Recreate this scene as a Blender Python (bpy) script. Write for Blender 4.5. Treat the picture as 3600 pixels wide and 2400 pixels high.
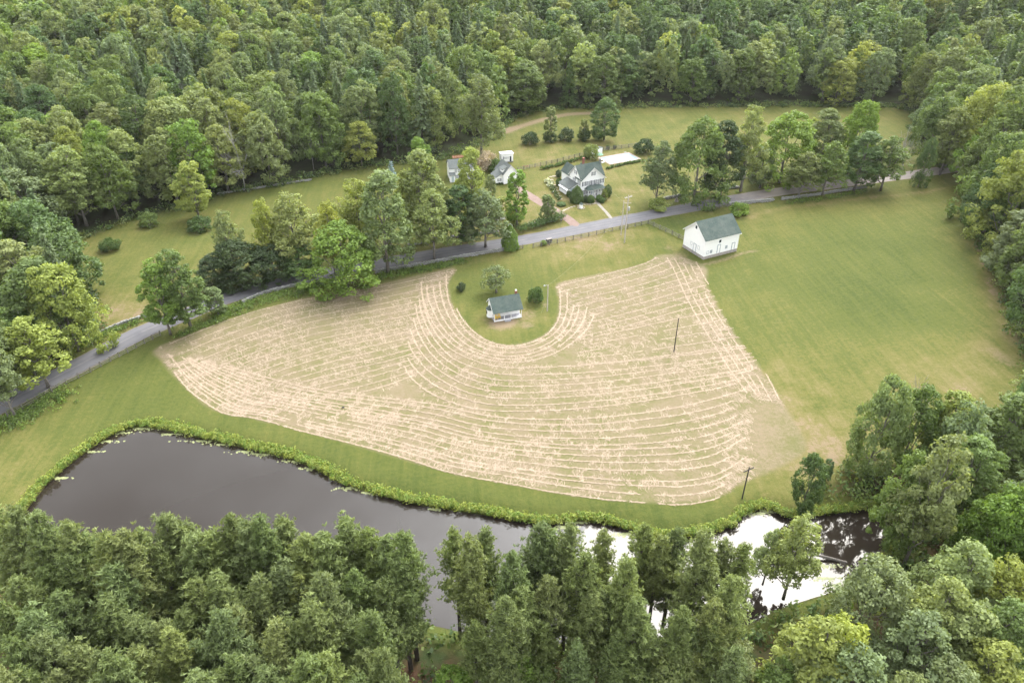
import bpy, math, random
import numpy as np
from mathutils import Vector, Matrix, Quaternion

for o in list(bpy.data.objects):
    bpy.data.objects.remove(o)
random.seed(7)
RNG = np.random.default_rng(11)
scene = bpy.context.scene
COL = scene.collection

# ------------------------------------------------------------------ camera, sky, sun, exposure
CAM_H, PITCH = 90.0, math.radians(33.0)
LENS = 26.0
cd = bpy.data.cameras.new("camera")
cd.lens = LENS; cd.sensor_width = 36.0; cd.clip_start = 1.0; cd.clip_end = 12000
cam = bpy.data.objects.new("camera", cd); COL.objects.link(cam)
cam.location = (0, 0, CAM_H); cam.rotation_euler = (math.pi / 2 - PITCH, 0, 0)
scene.camera = cam

SUN_EL, SUN_AZ = math.radians(47), math.radians(30)      # azimuth clockwise from +Y
SUN_DIR = Vector((math.sin(SUN_AZ) * math.cos(SUN_EL), math.cos(SUN_AZ) * math.cos(SUN_EL), math.sin(SUN_EL)))
world = bpy.data.worlds.new("World"); scene.world = world; world.use_nodes = True
wn, wl = world.node_tree.nodes, world.node_tree.links
wn.clear()
def WN(t, **k):
    n = wn.new(t)
    for a, b in k.items(): setattr(n, a, b)
    return n
wout = WN("ShaderNodeOutputWorld"); wbg = WN("ShaderNodeBackground"); wbg.inputs["Strength"].default_value = 0.12
sky = WN("ShaderNodeTexSky"); sky.sky_type = 'NISHITA'; sky.sun_disc = False
sky.sun_elevation = SUN_EL; sky.sun_rotation = SUN_AZ; sky.altitude = 300; sky.air_density = 1.0; sky.dust_density = 2.0
tc = WN("ShaderNodeTexCoord")
# broken cloud deck: noise on a plane above the land
sep = WN("ShaderNodeSeparateXYZ"); wl.new(tc.outputs["Generated"], sep.inputs[0])
mz = WN("ShaderNodeMath", operation='MAXIMUM'); wl.new(sep.outputs["Z"], mz.inputs[0]); mz.inputs[1].default_value = 0.06
dx = WN("ShaderNodeMath", operation='DIVIDE'); wl.new(sep.outputs["X"], dx.inputs[0]); wl.new(mz.outputs[0], dx.inputs[1])
dy = WN("ShaderNodeMath", operation='DIVIDE'); wl.new(sep.outputs["Y"], dy.inputs[0]); wl.new(mz.outputs[0], dy.inputs[1])
cmb = WN("ShaderNodeCombineXYZ"); wl.new(dx.outputs[0], cmb.inputs[0]); wl.new(dy.outputs[0], cmb.inputs[1])
nz = WN("ShaderNodeTexNoise"); nz.inputs["Scale"].default_value = 1.6; nz.inputs["Detail"].default_value = 6; nz.inputs["Roughness"].default_value = 0.55
wl.new(cmb.outputs[0], nz.inputs["Vector"])
cr = WN("ShaderNodeMapRange"); cr.inputs["From Min"].default_value = 0.30; cr.inputs["From Max"].default_value = 0.72
cr.inputs["To Min"].default_value = 0.45; cr.inputs["To Max"].default_value = 1.65
wl.new(nz.outputs["Fac"], cr.inputs["Value"])
# thin cloud scatters sunlight forward: brighter towards the sun
nrm = WN("ShaderNodeVectorMath", operation='NORMALIZE'); wl.new(tc.outputs["Generated"], nrm.inputs[0])
dot = WN("ShaderNodeVectorMath", operation='DOT_PRODUCT'); wl.new(nrm.outputs[0], dot.inputs[0]); dot.inputs[1].default_value = SUN_DIR
dmx = WN("ShaderNodeMath", operation='MAXIMUM'); wl.new(dot.outputs["Value"], dmx.inputs[0]); dmx.inputs[1].default_value = 0.0
pw = WN("ShaderNodeMath", operation='POWER'); wl.new(dmx.outputs[0], pw.inputs[0]); pw.inputs[1].default_value = 9.0
ml = WN("ShaderNodeMath", operation='MULTIPLY_ADD'); wl.new(pw.outputs[0], ml.inputs[0]); ml.inputs[1].default_value = 66.0; ml.inputs[2].default_value = 10.5
cv = WN("ShaderNodeMath", operation='MULTIPLY'); wl.new(ml.outputs[0], cv.inputs[0]); wl.new(cr.outputs[0], cv.inputs[1])
ccol = WN("ShaderNodeVectorMath", operation='SCALE'); ccol.inputs[0].default_value = (0.975, 0.985, 1.0); wl.new(cv.outputs[0], ccol.inputs["Scale"])
mixw = WN("ShaderNodeMix", data_type='RGBA'); mixw.inputs["Factor"].default_value = 0.82
wl.new(sky.outputs[0], mixw.inputs["A"]); wl.new(ccol.outputs[0], mixw.inputs["B"])
wl.new(mixw.outputs["Result"], wbg.inputs["Color"]); wl.new(wbg.outputs[0], wout.inputs[0])

sd = bpy.data.lights.new("sun", 'SUN'); sd.energy = 1.5; sd.angle = math.radians(30); sd.color = (1.0, 0.93, 0.80)
sun = bpy.data.objects.new("sun", sd); COL.objects.link(sun); sun.location = SUN_DIR * 500
sun.rotation_euler = SUN_DIR.to_track_quat('Z', 'Y').to_euler()

scene.view_settings.view_transform = 'Standard'; scene.view_settings.look = 'None'
scene.view_settings.gamma = 1.0; scene.view_settings.exposure = 1.06
scene.view_settings.use_curve_mapping = False
scene.render.engine = 'CYCLES'
scene.cycles.max_bounces = 4; scene.cycles.diffuse_bounces = 2; scene.cycles.glossy_bounces = 2; scene.cycles.transmission_bounces = 2
scene.cycles.use_adaptive_sampling = True; scene.cycles.adaptive_threshold = 0.02; scene.cycles.caustics_reflective = False; scene.cycles.caustics_refractive = False
scene.cycles.use_denoising = True
try: scene.cycles.denoiser = 'OPENIMAGEDENOISE'
except Exception: pass

# ------------------------------------------------------------------ survey: plan coordinates read off the photograph (2352 px wide copy)
FP = LENS / 36.0 * 2352
CT, ST = math.cos(PITCH), math.sin(PITCH)
def G(u, v, z=0.0):
    a = (u - 1176) / FP; b = -(v - 784) / FP
    d = (a, CT + b * ST, -ST + b * CT)
    t = (z - CAM_H) / d[2]
    return (d[0] * t, d[1] * t)
def PF(u, v): return (u / 1.53061, v / 1.53061)          # full-size photo px -> 2352 px
def GF(u, v, z=0.0): return G(*PF(u, v), z)
def proj_v(x, y, z):
    dep = y * CT - (z - CAM_H) * ST; up = y * ST + (z - CAM_H) * CT
    return 784 - FP * up / dep
def px_scale(x, y, z=0.0):
    return FP / (y * CT - (z - CAM_H) * ST)
def GL(pts, z=0.0): return np.array([G(u, v, z) for u, v in pts])
def spline(pts, step=1.0, closed=False):
    p = np.array(pts, float)
    if closed: p = np.vstack([p[-1], p, p[0], p[1]])
    else: p = np.vstack([2 * p[0] - p[1], p, 2 * p[-1] - p[-2]])
    out = []
    for i in range(1, len(p) - 2):
        n = max(2, int(np.linalg.norm(p[i + 1] - p[i]) / step))
        t = np.linspace(0, 1, n, endpoint=False)[:, None]
        a, b, c, d = p[i - 1], p[i], p[i + 1], p[i + 2]
        out.append(0.5 * ((2 * b) + (-a + c) * t + (2 * a - 5 * b + 4 * c - d) * t ** 2 + (-a + 3 * b - 3 * c + d) * t ** 3))
    if not closed: out.append(p[-2][None])
    return np.vstack(out)
def seg_dist(P, poly, closed=True):
    d = np.full(len(P), 1e9)
    n = len(poly)
    for i in range(n if closed else n - 1):
        a = poly[i]; b = poly[(i + 1) % n]; ab = b - a
        t = np.clip(((P - a) @ ab) / (ab @ ab + 1e-12), 0, 1)
        d = np.minimum(d, np.hypot(P[:, 0] - a[0] - t * ab[0], P[:, 1] - a[1] - t * ab[1]))
    return d
def inside(P, poly):
    r = np.zeros(len(P), bool); n = len(poly); x, y = P[:, 0], P[:, 1]
    for i in range(n):
        x0, y0 = poly[i]; x1, y1 = poly[(i + 1) % n]
        if y0 == y1: continue
        c = ((y0 > y) != (y1 > y)) & (x < (x1 - x0) * (y - y0) / (y1 - y0) + x0)
        r ^= c
    return r
def sdf(P, poly):                                   # negative inside
    P = np.asarray(P, float)
    d = seg_dist(P, poly); d[inside(P, poly)] *= -1
    return d
def vnoise(P, s, seed=0):                           # smooth value noise for scattering
    q = np.asarray(P) / s + seed * 17.31
    i = np.floor(q).astype(int); f = q - i; f = f * f * (3 - 2 * f)
    def h(a, b): 
        k = np.sin(a * 127.1 + b * 311.7 + seed * 74.7) * 43758.5453
        return k - np.floor(k)
    x0, y0 = i[:, 0], i[:, 1]
    return (h(x0, y0) * (1 - f[:, 0]) + h(x0 + 1, y0) * f[:, 0]) * (1 - f[:, 1]) + (h(x0, y0 + 1) * (1 - f[:, 0]) + h(x0 + 1, y0 + 1) * f[:, 0]) * f[:, 1]

WATER_Z = -0.9
POND = spline(GL([(78,1152),(110,1112),(150,1077),(190,1045),(235,1014),(275,992),(320,982),(370,988),(440,1003),(520,1021),(600,1040),(660,1054),(715,1074),(745,1093),(800,1119),(870,1139),(950,1159),(1030,1172),(1110,1184),(1200,1198),(1270,1205),(1340,1198),(1400,1206),(1440,1218),(1500,1233),(1560,1236),(1620,1228),(1685,1210),(1712,1180),(1760,1168),(1800,1185),(1850,1190),(1920,1180),(1980,1172),(2040,1165),(2100,1172),(2112,1205),(2070,1240),(2000,1275),(1975,1325),(1930,1352),(1870,1370),(1780,1400),(1700,1440),(1560,1462),(1400,1478),(1200,1470),(1050,1448),(960,1425),(800,1400),(600,1390),(350,1375),(150,1345),(60,1270),(50,1190)], WATER_Z), 2.0, True)
OPEN = spline(GL([(-260,1010),(-100,990),(0,905),(60,880),(130,838),(215,770),(238,735),(215,690),(185,630),(165,575),(200,548),(250,528),(340,500),(440,474),(520,448),(650,426),(760,402),(860,386),(960,376),(1030,366),(1085,345),(1140,312),(1185,275),(1240,258),(1320,252),(1440,249),(1560,248),(1680,247),(1800,246),(1920,247),(2060,250),(2095,262),(2105,300),(2110,350),(2180,380),(2300,365),(2420,350),(2440,380),(2300,400),(2205,420),(2212,470),(2215,520),(2240,570),(2265,610),(2295,690),(2325,780),(2350,850),(2345,930),(2240,990),(2100,1035),(1950,1075),(1900,1105),(1840,1130),(1960,1160),(2110,1160),(2125,1205),(2080,1250),(2010,1285),(1985,1335),(1935,1365),(1870,1385),(1780,1415),(1700,1455),(1560,1477),(1400,1492),(1200,1486),(1050,1462),(960,1438),(800,1412),(600,1402),(350,1387),(140,1356),(45,1280),(-20,1190),(-160,1130),(-300,1080)]), 3.0, True)
HAY = spline(GL([(352,803),(430,770),(520,738),(620,705),(720,680),(800,668),(880,650),(960,632),(1044,615),(1030,650),(1036,690),(1058,728),(1090,765),(1130,785),(1170,793),(1215,785),(1255,765),(1278,735),(1285,700),(1280,670),(1278,650),(1320,640),(1360,632),(1440,615),(1495,600),(1505,588),(1545,584),(1590,598),(1625,617),(1622,650),(1642,690),(1682,760),(1722,815),(1755,858),(1806,938),(1835,985),(1850,1030),(1800,1068),(1725,1100),(1650,1140),(1570,1155),(1480,1151),(1380,1144),(1280,1130),(1150,1106),(1040,1086),(920,1051),(800,1016),(680,986),(590,961),(520,950),(468,925),(418,880),(378,835)]), 1.5, True)
EDGE = GL([(-900,620),(-300,600),(165,575),(250,528),(440,474),(650,426),(860,386),(1030,366),(1140,312),(1240,258),(1440,249),(1800,246),(2060,248),(2400,250),(3000,255)])
EDGE = EDGE[np.argsort(EDGE[:, 0])]
POND_S = POND[::2]
def hz_arr(P):
    P = np.asarray(P, float)
    ye = np.interp(P[:, 0], EDGE[:, 0], EDGE[:, 1])
    t = np.clip(P[:, 1] - ye - 4, 0, None)
    sl = np.interp(P[:, 0], [-200, -20, 60, 260], [0.075, 0.09, 0.17, 0.19])
    ramp = np.where(t < 30, t * t / 60, t - 15)
    h = sl * np.minimum(ramp, 260)
    h += 1.2 * (vnoise(P, 45, 3) - 0.5) * np.clip(t / 40, 0, 1) * 2
    return h
def hz(x, y): return float(hz_arr(np.array([[x, y]]))[0])

# ------------------------------------------------------------------ mesh helpers
def mesh_np(name, V, F, mats=(), fmat=None, smooth=False):
    """V (n,3) ; F (m,k) array of one face size"""
    me = bpy.data.meshes.new(name)
    V = np.ascontiguousarray(V, np.float32); F = np.ascontiguousarray(F, np.int32)
    m, k = F.shape
    me.vertices.add(len(V)); me.vertices.foreach_set("co", V.ravel())
    me.loops.add(m * k); me.loops.foreach_set("vertex_index", F.ravel())
    me.polygons.add(m); me.polygons.foreach_set("loop_start", np.arange(0, m * k, k, dtype=np.int32))
    for mt in mats: me.materials.append(mt)
    if fmat is not None: me.polygons.foreach_set("material_index", np.ascontiguousarray(fmat, np.int32))
    if smooth: me.polygons.foreach_set("use_smooth", np.ones(m, bool))
    me.update(calc_edges=True)
    return me
def add_attr(me, name, arr, kind='FLOAT', domain='POINT'):
    a = me.attributes.new(name, kind, domain)
    if kind == 'FLOAT': a.data.foreach_set("value", np.ascontiguousarray(arr, np.float32))
    else: a.data.foreach_set("color", np.ascontiguousarray(arr, np.float32).ravel())
def link(name, me, parent=None, loc=None, **props):
    o = bpy.data.objects.new(name, me); COL.objects.link(o)
    if parent is not None: o.parent = parent
    if loc is not None: o.location = loc
    for k, v in props.items(): o[k] = v
    return o
def tag(o, label, category, group=None):
    o["label"] = label; o["category"] = category
    if group: o["group"] = group
    return o
def empty(name, loc=(0, 0, 0), rz=0.0, label=None, category=None, group=None):
    o = bpy.data.objects.new(name, None); COL.objects.link(o)
    o.location = loc; o.rotation_euler = (0, 0, rz)
    if label: tag(o, label, category, group)
    return o
class MB:
    def __init__(s): s.v = []; s.f = []
    def add(s, vs, fs):
        b = len(s.v); s.v += [tuple(p) for p in vs]; s.f += [tuple(b + i for i in f) for f in fs]; return s
    def box(s, x0, x1, y0, y1, z0, z1):
        return s.add([(x0,y0,z0),(x1,y0,z0),(x1,y1,z0),(x0,y1,z0),(x0,y0,z1),(x1,y0,z1),(x1,y1,z1),(x0,y1,z1)],
                     [(0,3,2,1),(4,5,6,7),(0,1,5,4),(1,2,6,5),(2,3,7,6),(3,0,4,7)])
    def slab(s, p, t):                       # polygon p (ccw from above), thickness t along -normal
        p = [Vector(q) for q in p]; n = (p[1] - p[0]).cross(p[2] - p[0]).normalized(); k = len(p)
        return s.add(p + [q - n * t for q in p], [tuple(range(k)), tuple(range(2 * k - 1, k - 1, -1))] + [((i + 1) % k, i, k + i, k + (i + 1) % k) for i in range(k)])
    def extr(s, poly, d):                    # polygon extruded along vector d
        p = [Vector(q) for q in poly]; d = Vector(d); k = len(p)
        return s.add(p + [q + d for q in p], [tuple(range(k - 1, -1, -1)), tuple(range(k, 2 * k))] + [(i, (i + 1) % k, k + (i + 1) % k, k + i) for i in range(k)])
    def tube(s, pts, rad, n=6, cap=True):
        pts = [Vector(p) for p in pts]; b = len(s.v)
        for i, p in enumerate(pts):
            d = (pts[min(i + 1, len(pts) - 1)] - pts[max(i - 1, 0)]).normalized()
            a = d.orthogonal().normalized() if abs(d.z) < 0.95 else Vector((1, 0, 0)); a = (a - d * a.dot(d)).normalized(); c = d.cross(a)
            r = rad[i] if hasattr(rad, '__len__') else rad
            for j in range(n):
                w = 2 * math.pi * j / n; s.v.append(tuple(p + (a * math.cos(w) + c * math.sin(w)) * r))
        for i in range(len(pts) - 1):
            for j in range(n):
                s.f.append((b + i * n + j, b + i * n + (j + 1) % n, b + (i + 1) * n + (j + 1) % n, b + (i + 1) * n + j))
        if cap:
            e = b + (len(pts) - 1) * n
            s.f.append(tuple(range(b + n - 1, b - 1, -1))); s.f.append(tuple(range(e, e + n)))
        return s
    def lathe(s, prof, cx=0, cy=0, n=12):
        b = len(s.v)
        for r, z in prof:
            for j in range(n):
                w = 2 * math.pi * j / n; s.v.append((cx + r * math.cos(w), cy + r * math.sin(w), z))
        for i in range(len(prof) - 1):
            for j in range(n): s.f.append((b + i * n + j, b + i * n + (j + 1) % n, b + (i + 1) * n + (j + 1) % n, b + (i + 1) * n + j))
        e = b + (len(prof) - 1) * n
        s.f.append(tuple(range(b + n - 1, b - 1, -1))); s.f.append(tuple(range(e, e + n)))
        return s
    def xf(s, M): s.v = [tuple(M @ Vector(p)) for p in s.v]; return s
    def mesh(s, name, mat, smooth=False):
        me = bpy.data.meshes.new(name); me.from_pydata(s.v, [], s.f); me.update()
        if mat: me.materials.append(mat)
        if smooth: me.polygons.foreach_set("use_smooth", [True] * len(me.polygons))
        return me
    def build(s, name, mat, parent=None, smooth=False):
        return link(name, s.mesh(name, mat, smooth), parent)

# ------------------------------------------------------------------ materials
class NT:
    def __init__(s, name):
        s.m = bpy.data.materials.new(name); s.m.use_nodes = True; s.t = s.m.node_tree; s.t.nodes.clear()
        s.out = s.n("ShaderNodeOutputMaterial")
    def n(s, t, **k):
        x = s.t.nodes.new(t)
        for a, b in k.items(): setattr(x, a, b)
        return x
    def l(s, a, b): s.t.links.new(a, b)
    def inp(s, sock, v):
        if hasattr(v, 'is_output'): s.l(v, sock)
        else: sock.default_value = v
    def noise(s, scale, detail=4, rough=0.55, vec=None, dist=0.0):
        x = s.n("ShaderNodeTexNoise"); x.inputs["Scale"].default_value = scale; x.inputs["Detail"].default_value = detail
        x.inputs["Roughness"].default_value = rough; x.inputs["Distortion"].default_value = dist
        if vec is not None: s.l(vec, x.inputs["Vector"])
        return x.outputs["Fac"]
    def math(s, op, a, b=0.0, c=None, clamp=False):
        x = s.n("ShaderNodeMath", operation=op); x.use_clamp = clamp
        s.inp(x.inputs[0], a); s.inp(x.inputs[1], b)
        if c is not None: s.inp(x.inputs[2], c)
        return x.outputs[0]
    def rng(s, v, a, b, c=0.0, d=1.0, smooth=False):
        x = s.n("ShaderNodeMapRange"); x.interpolation_type = 'SMOOTHSTEP' if smooth else 'LINEAR'
        s.inp(x.inputs["Value"], v)
        for k, q in (("From Min", a), ("From Max", b), ("To Min", c), ("To Max", d)): x.inputs[k].default_value = q
        return x.outputs[0]
    def mix(s, f, a, b, mode='MIX'):
        x = s.n("ShaderNodeMix", data_type='RGBA', blend_type=mode)
        s.inp(x.inputs["Factor"], f)
        for k, v in (("A", a), ("B", b)):
            if hasattr(v, 'is_output'): s.l(v, x.inputs[k])
            else: x.inputs[k].default_value = (*v[:3], 1)
        return x.outputs["Result"]
    def attr(s, name):
        x = s.n("ShaderNodeAttribute"); x.attribute_name = name; return x
    def pos(s): return s.n("ShaderNodeNewGeometry").outputs["Position"]
    def obj(s): return s.n("ShaderNodeTexCoord").outputs["Object"]
    def mapping(s, vec, rot=0.0, scale=(1, 1, 1)):
        if rot:
            y = s.n("ShaderNodeMapping"); y.inputs["Rotation"].default_value = (0, 0, -rot); s.l(vec, y.inputs["Vector"]); vec = y.outputs[0]
        x = s.n("ShaderNodeMapping"); x.inputs["Scale"].default_value = scale
        s.l(vec, x.inputs["Vector"]); return x.outputs[0]
    def bsdf(s, col, rough=0.8, spec=0.3, bump=None, bstr=0.3, bdist=0.05, **k):
        p = s.n("ShaderNodeBsdfPrincipled"); s.inp(p.inputs["Base Color"], col if hasattr(col, 'is_output') else (*col, 1))
        s.inp(p.inputs["Roughness"], rough); p.inputs["Specular IOR Level"].default_value = spec
        for a, b in k.items(): p.inputs[a.replace('_', ' ')].default_value = b
        if bump is not None:
            b = s.n("ShaderNodeBump"); b.inputs["Strength"].default_value = bstr; b.inputs["Distance"].default_value = bdist
            s.l(bump, b.inputs["Height"]); s.l(b.outputs[0], p.inputs["Normal"])
        s.l(p.outputs[0], s.out.inputs["Surface"]); return p
def simple(name, col, rough=0.7, spec=0.3, var=0.12, scale=3.0, bump=0.0):
    t = NT(name); v = t.obj(); n = t.noise(scale, 4, 0.6, v)
    c = t.mix(t.rng(n, 0.3, 0.7), tuple(x * (1 - var) for x in col), tuple(min(1, x * (1 + var)) for x in col))
    t.bsdf(c, rough, spec, n if bump else None, bump); return t.m
M = {}
M['white'] = simple('white_paint', (0.88, 0.885, 0.89), 0.6, 0.3, 0.02, 1.2)
M['trim'] = simple('white_trim', (0.86, 0.86, 0.86), 0.5, 0.3, 0.02)
M['blue_white'] = simple('pale_blue_siding', (0.42, 0.50, 0.56), 0.6, 0.3, 0.05)
M['glass'] = simple('window_glass', (0.03, 0.035, 0.045), 0.12, 0.5, 0.2)
M['pane'] = simple('curtain_and_reflection_pane', (0.32, 0.34, 0.37), 0.15, 0.5, 0.35, 1.7)  # pale base colour stands for curtains plus light mirrored in the glass
M['shutter'] = simple('dark_blue_shutter', (0.022, 0.032, 0.06), 0.5, 0.3, 0.1)
def shingle(name, a, b):
    t = NT(name); v = t.obj()
    n1 = t.noise(2.2, 5, 0.7, v); n2 = t.noise(14, 2, 0.6, v); n3 = t.noise(0.5, 3, 0.5, v)
    f = t.math('ADD', t.math('MULTIPLY', n1, 0.5), t.math('MULTIPLY', n2, 0.6))
    c = t.mix(t.rng(f, 0.40, 0.72), a, b)
    c = t.mix(t.rng(n3, 0.35, 0.75, 0, 0.35), c, (0.16, 0.17, 0.15))
    t.bsdf(c, 0.9, 0.15, n2, 0.4, 0.03); return t.m
M['roof'] = shingle('green_shingle', (0.034, 0.052, 0.047), (0.078, 0.104, 0.094))
M['roof_grey'] = shingle('grey_green_shingle', (0.065, 0.075, 0.077), (0.14, 0.155, 0.15))
M['stone'] = simple('field_stone', (0.23, 0.23, 0.222), 0.9, 0.2, 0.45, 2.5, 0.4)
M['foundation'] = simple('stone_foundation', (0.34, 0.31, 0.295), 0.9, 0.2, 0.3, 3.0, 0.4)
M['brick'] = simple('red_brick', (0.24, 0.11, 0.085), 0.85, 0.2, 0.3, 6.0, 0.3)
M['wood'] = simple('weathered_wood', (0.16, 0.15, 0.135), 0.85, 0.2, 0.3, 5.0, 0.2)
M['pole'] = simple('utility_pole_wood', (0.20, 0.18, 0.16), 0.85, 0.2, 0.25, 2.0)
M['pole_pale'] = simple('pale_pole_wood', (0.42, 0.38, 0.35), 0.85, 0.2, 0.2, 2.0)
M['pole_dark'] = simple('dark_pole_wood', (0.045, 0.04, 0.04), 0.85, 0.2, 0.2, 2.0)
M['metal'] = simple('grey_metal', (0.35, 0.36, 0.37), 0.4, 0.5, 0.1)
M['dark'] = simple('dark_metal', (0.03, 0.03, 0.035), 0.5, 0.4, 0.2)
M['wire'] = simple('cable', (0.22, 0.20, 0.14), 0.6, 0.3, 0.1)
M['yellow'] = simple('yellow_paint', (0.75, 0.52, 0.09), 0.5, 0.4, 0.06)
M['deck'] = simple('grey_porch_floor', (0.30, 0.30, 0.32), 0.7, 0.3, 0.1, 2.0)
M['red_wood'] = simple('red_brown_deck', (0.30, 0.15, 0.09), 0.8, 0.2, 0.2, 3.0)
M['green_cloth'] = simple('green_parasol_cloth', (0.16, 0.28, 0.21), 0.8, 0.2, 0.1)
M['plastic'] = simple('white_plastic', (0.8, 0.8, 0.8), 0.4, 0.4, 0.02)
M['concrete'] = simple('pale_concrete', (0.21, 0.195, 0.17), 0.9, 0.2, 0.15, 1.5)
M['flag'] = simple('pale_flagstone', (0.26, 0.23, 0.175), 0.9, 0.2, 0.2, 1.5)
M['coping'] = simple('pool_coping', (0.27, 0.22, 0.19), 0.85, 0.2, 0.15, 2.0)
M['liner'] = simple('pool_liner', (0.70, 0.80, 0.84), 0.6, 0.3, 0.04)
M['liner_blue'] = simple('blue_pool_tile', (0.10, 0.30, 0.52), 0.5, 0.4, 0.1, 6.0)
M['flower'] = simple('white_blossom', (0.72, 0.74, 0.62), 0.8, 0.2, 0.1)
M['stump'] = simple('grey_stump', (0.23, 0.21, 0.20), 0.9, 0.1, 0.3, 4.0)
def bark(name, a, b):
    t = NT(name); v = t.obj(); n = t.noise(2.0, 4, 0.6, t.mapping(v, 0, (3, 3, 0.5)))
    t.bsdf(t.mix(t.rng(n, 0.35, 0.7), a, b), 0.9, 0.15, n, 0.4, 0.05); return t.m
M['bark'] = bark('grey_bark', (0.10, 0.09, 0.08), (0.24, 0.22, 0.20))
M['bark_pine'] = bark('pine_bark', (0.045, 0.038, 0.034), (0.12, 0.10, 0.09))
M['bark_pale'] = bark('pale_bark', (0.20, 0.195, 0.18), (0.40, 0.385, 0.355))
def foliage(name, attr_tint, trans=0.40):
    t = NT(name)
    if attr_tint: base = t.attr('tint').outputs["Color"]; 
    else: base = t.n("ShaderNodeObjectInfo").outputs["Color"]
    sh = t.attr('shade').outputs["Fac"]
    hv = t.n("ShaderNodeHueSaturation"); t.l(base, hv.inputs["Color"])
    t.l(t.rng(sh, 0.6, 1.4, 0.508, 0.492), hv.inputs["Hue"]); hv.inputs["Saturation"].default_value = 1.0
    t.l(sh, hv.inputs["Value"])
    p = t.n("ShaderNodeBsdfPrincipled"); t.l(hv.outputs[0], p.inputs["Base Color"]); p.inputs["Roughness"].default_value = 0.6
    p.inputs["Specular IOR Level"].default_value = 0.25
    tr = t.n("ShaderNodeBsdfTranslucent")
    c2 = t.mix(1.0, hv.outputs[0], (1.15, 1.12, 0.5), 'MULTIPLY'); t.l(c2, tr.inputs["Color"])
    mx = t.n("ShaderNodeMixShader"); mx.inputs[0].default_value = trans
    t.l(p.outputs[0], mx.inputs[1]); t.l(tr.outputs[0], mx.inputs[2]); t.l(mx.outputs[0], t.out.inputs["Surface"])
    return t.m
M['leaf'] = foliage('foliage', False)
M['leaf_far'] = foliage('foliage_tinted', True)

# ------------------------------------------------------------------ ground
def axis(lo, hi, fine, outer):
    a = np.arange(lo, hi + 1e-6, fine); L = lo - np.array(outer)[::-1]; R = hi + np.array(outer)
    return np.concatenate([L, a, R])
OUTER = [6, 15, 30, 60, 120, 250, 500, 1000, 2000, 4000]
gx = axis(-235, 250, 1.3, OUTER); gy = axis(28, 360, 1.3, OUTER)
XX, YY = np.meshgrid(gx, gy); GP = np.stack([XX.ravel(), YY.ravel()], 1)
s_pond = sdf(GP, POND_S); s_hay = sdf(GP, HAY); s_open = sdf(GP, OPEN[::2])
gz = hz_arr(GP)
bank = np.interp(s_pond, [-12, -3, 0, 2.6], [-3.0, -2.2, WATER_Z - 0.03, 0.0])
gz = gz + bank + 0.10 * (vnoise(GP, 9, 5) - 0.5) * np.clip((s_pond - 3) / 5, 0, 1) * 0.4
dry = np.zeros(len(GP)); dirt = np.zeros(len(GP))
def blob(u, v, r, amt, arr, asp=1.0, rot=0.0):
    x, y = G(u, v); d = GP - (x, y); c, s = math.cos(rot), math.sin(rot)
    a = d[:, 0] * c + d[:, 1] * s; b = (-d[:, 0] * s + d[:, 1] * c) * asp
    arr += amt * np.exp(-(a * a + b * b) / (r * r))
for b in [(1290,480,16,.35),(1450,440,14,.40),(1270,372,18,.35),(1420,350,14,.30),(1700,330,26,.15),(1150,545,14,.15),(1360,555,12,.35),(1300,580,7,.3),
          (1150,740,6,.55),(1230,728,6,.35),(1900,1015,16,.30),(2020,950,18,.10),(1850,1060,10,.15),(2285,800,7,.35),(2180,880,14,.3),(240,735,7,.45),(330,700,14,.25),
          (1745,880,10,.25),(1790,950,12,.2),(1930,1060,6,.3),(2250,560,10,.3),(640,480,30,.1),(1120,480,12,.4),(1420,560,9,.3),(1500,540,8,.25),(1780,1080,10,.3),(130,1080,20,.1),(60,1100,12,.35),
          (300,840,16,-.25),(1950,650,30,-.30),(2050,560,24,-.2),(900,440,40,-.15),(520,470,24,-.2),(2000,780,26,-.08),(1180,640,14,-.15),(1230,770,10,-.3),(1540,520,8,-.5),(350,600,20,-.05)]:
    blob(*b, dry)
dry += -0.38 * np.exp(-(np.clip(s_pond, 0, None) / 11) ** 2)
for b in [(1335,548,2.2,.7),(1325,566,1.6,.7),(1150,742,3.4,.75),(1215,722,3.2,.5),(1212,748,1.6,.6),(1300,535,1.2,.5),(1535,568,2.0,.5),(1560,588,3,.6),(1160,737,3.0,.5),(1290,455,1.2,.5),(2290,812,2.5,.4),(2320,835,3,.4),(1275,398,2.0,.4),(1255,700,1.0,.8),(815,1010,1.5,.3)]:
    blob(*b, dirt)
def trackline(pts, w, amt, arr, full=True):
    p = spline(np.array([GF(*q) if full else G(*q) for q in pts]), 3.0)
    d = seg_dist(GP, p, False); arr += amt * np.exp(-(d / w) ** 2)
trackline([(1780,462),(1850,438),(1920,418),(2000,402),(2090,398)], 3.0, .75, dirt)
trackline([(2640,765),(2700,742),(2800,726),(3000,700),(3200,682),(3330,662)], 1.3, .45, dry)
trackline([(3425,850),(3465,940),(3500,1050),(3530,1130),(3560,1200)], 2.6, .5, dry)
trackline([(3430,860),(3468,950),(3490,1030)], 0.6, .6, dry)
trackline([(2470,930),(2540,915),(2600,893),(2660,880)], 1.0, .6, dirt)
trackline([(1790,450),(1700,520),(1560,570),(1400,590),(1100,640),(800,690)], 2.5, .25, dirt)
trackline([(540,1085),(420,1130),(330,1170)], 1.6, .5, dry)
nx, ny = len(gx), len(gy)
I = np.arange(nx * ny).reshape(ny, nx)
GF4 = np.stack([I[:-1, :-1].ravel(), I[:-1, 1:].ravel(), I[1:, 1:].ravel(), I[1:, :-1].ravel()], 1)

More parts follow.
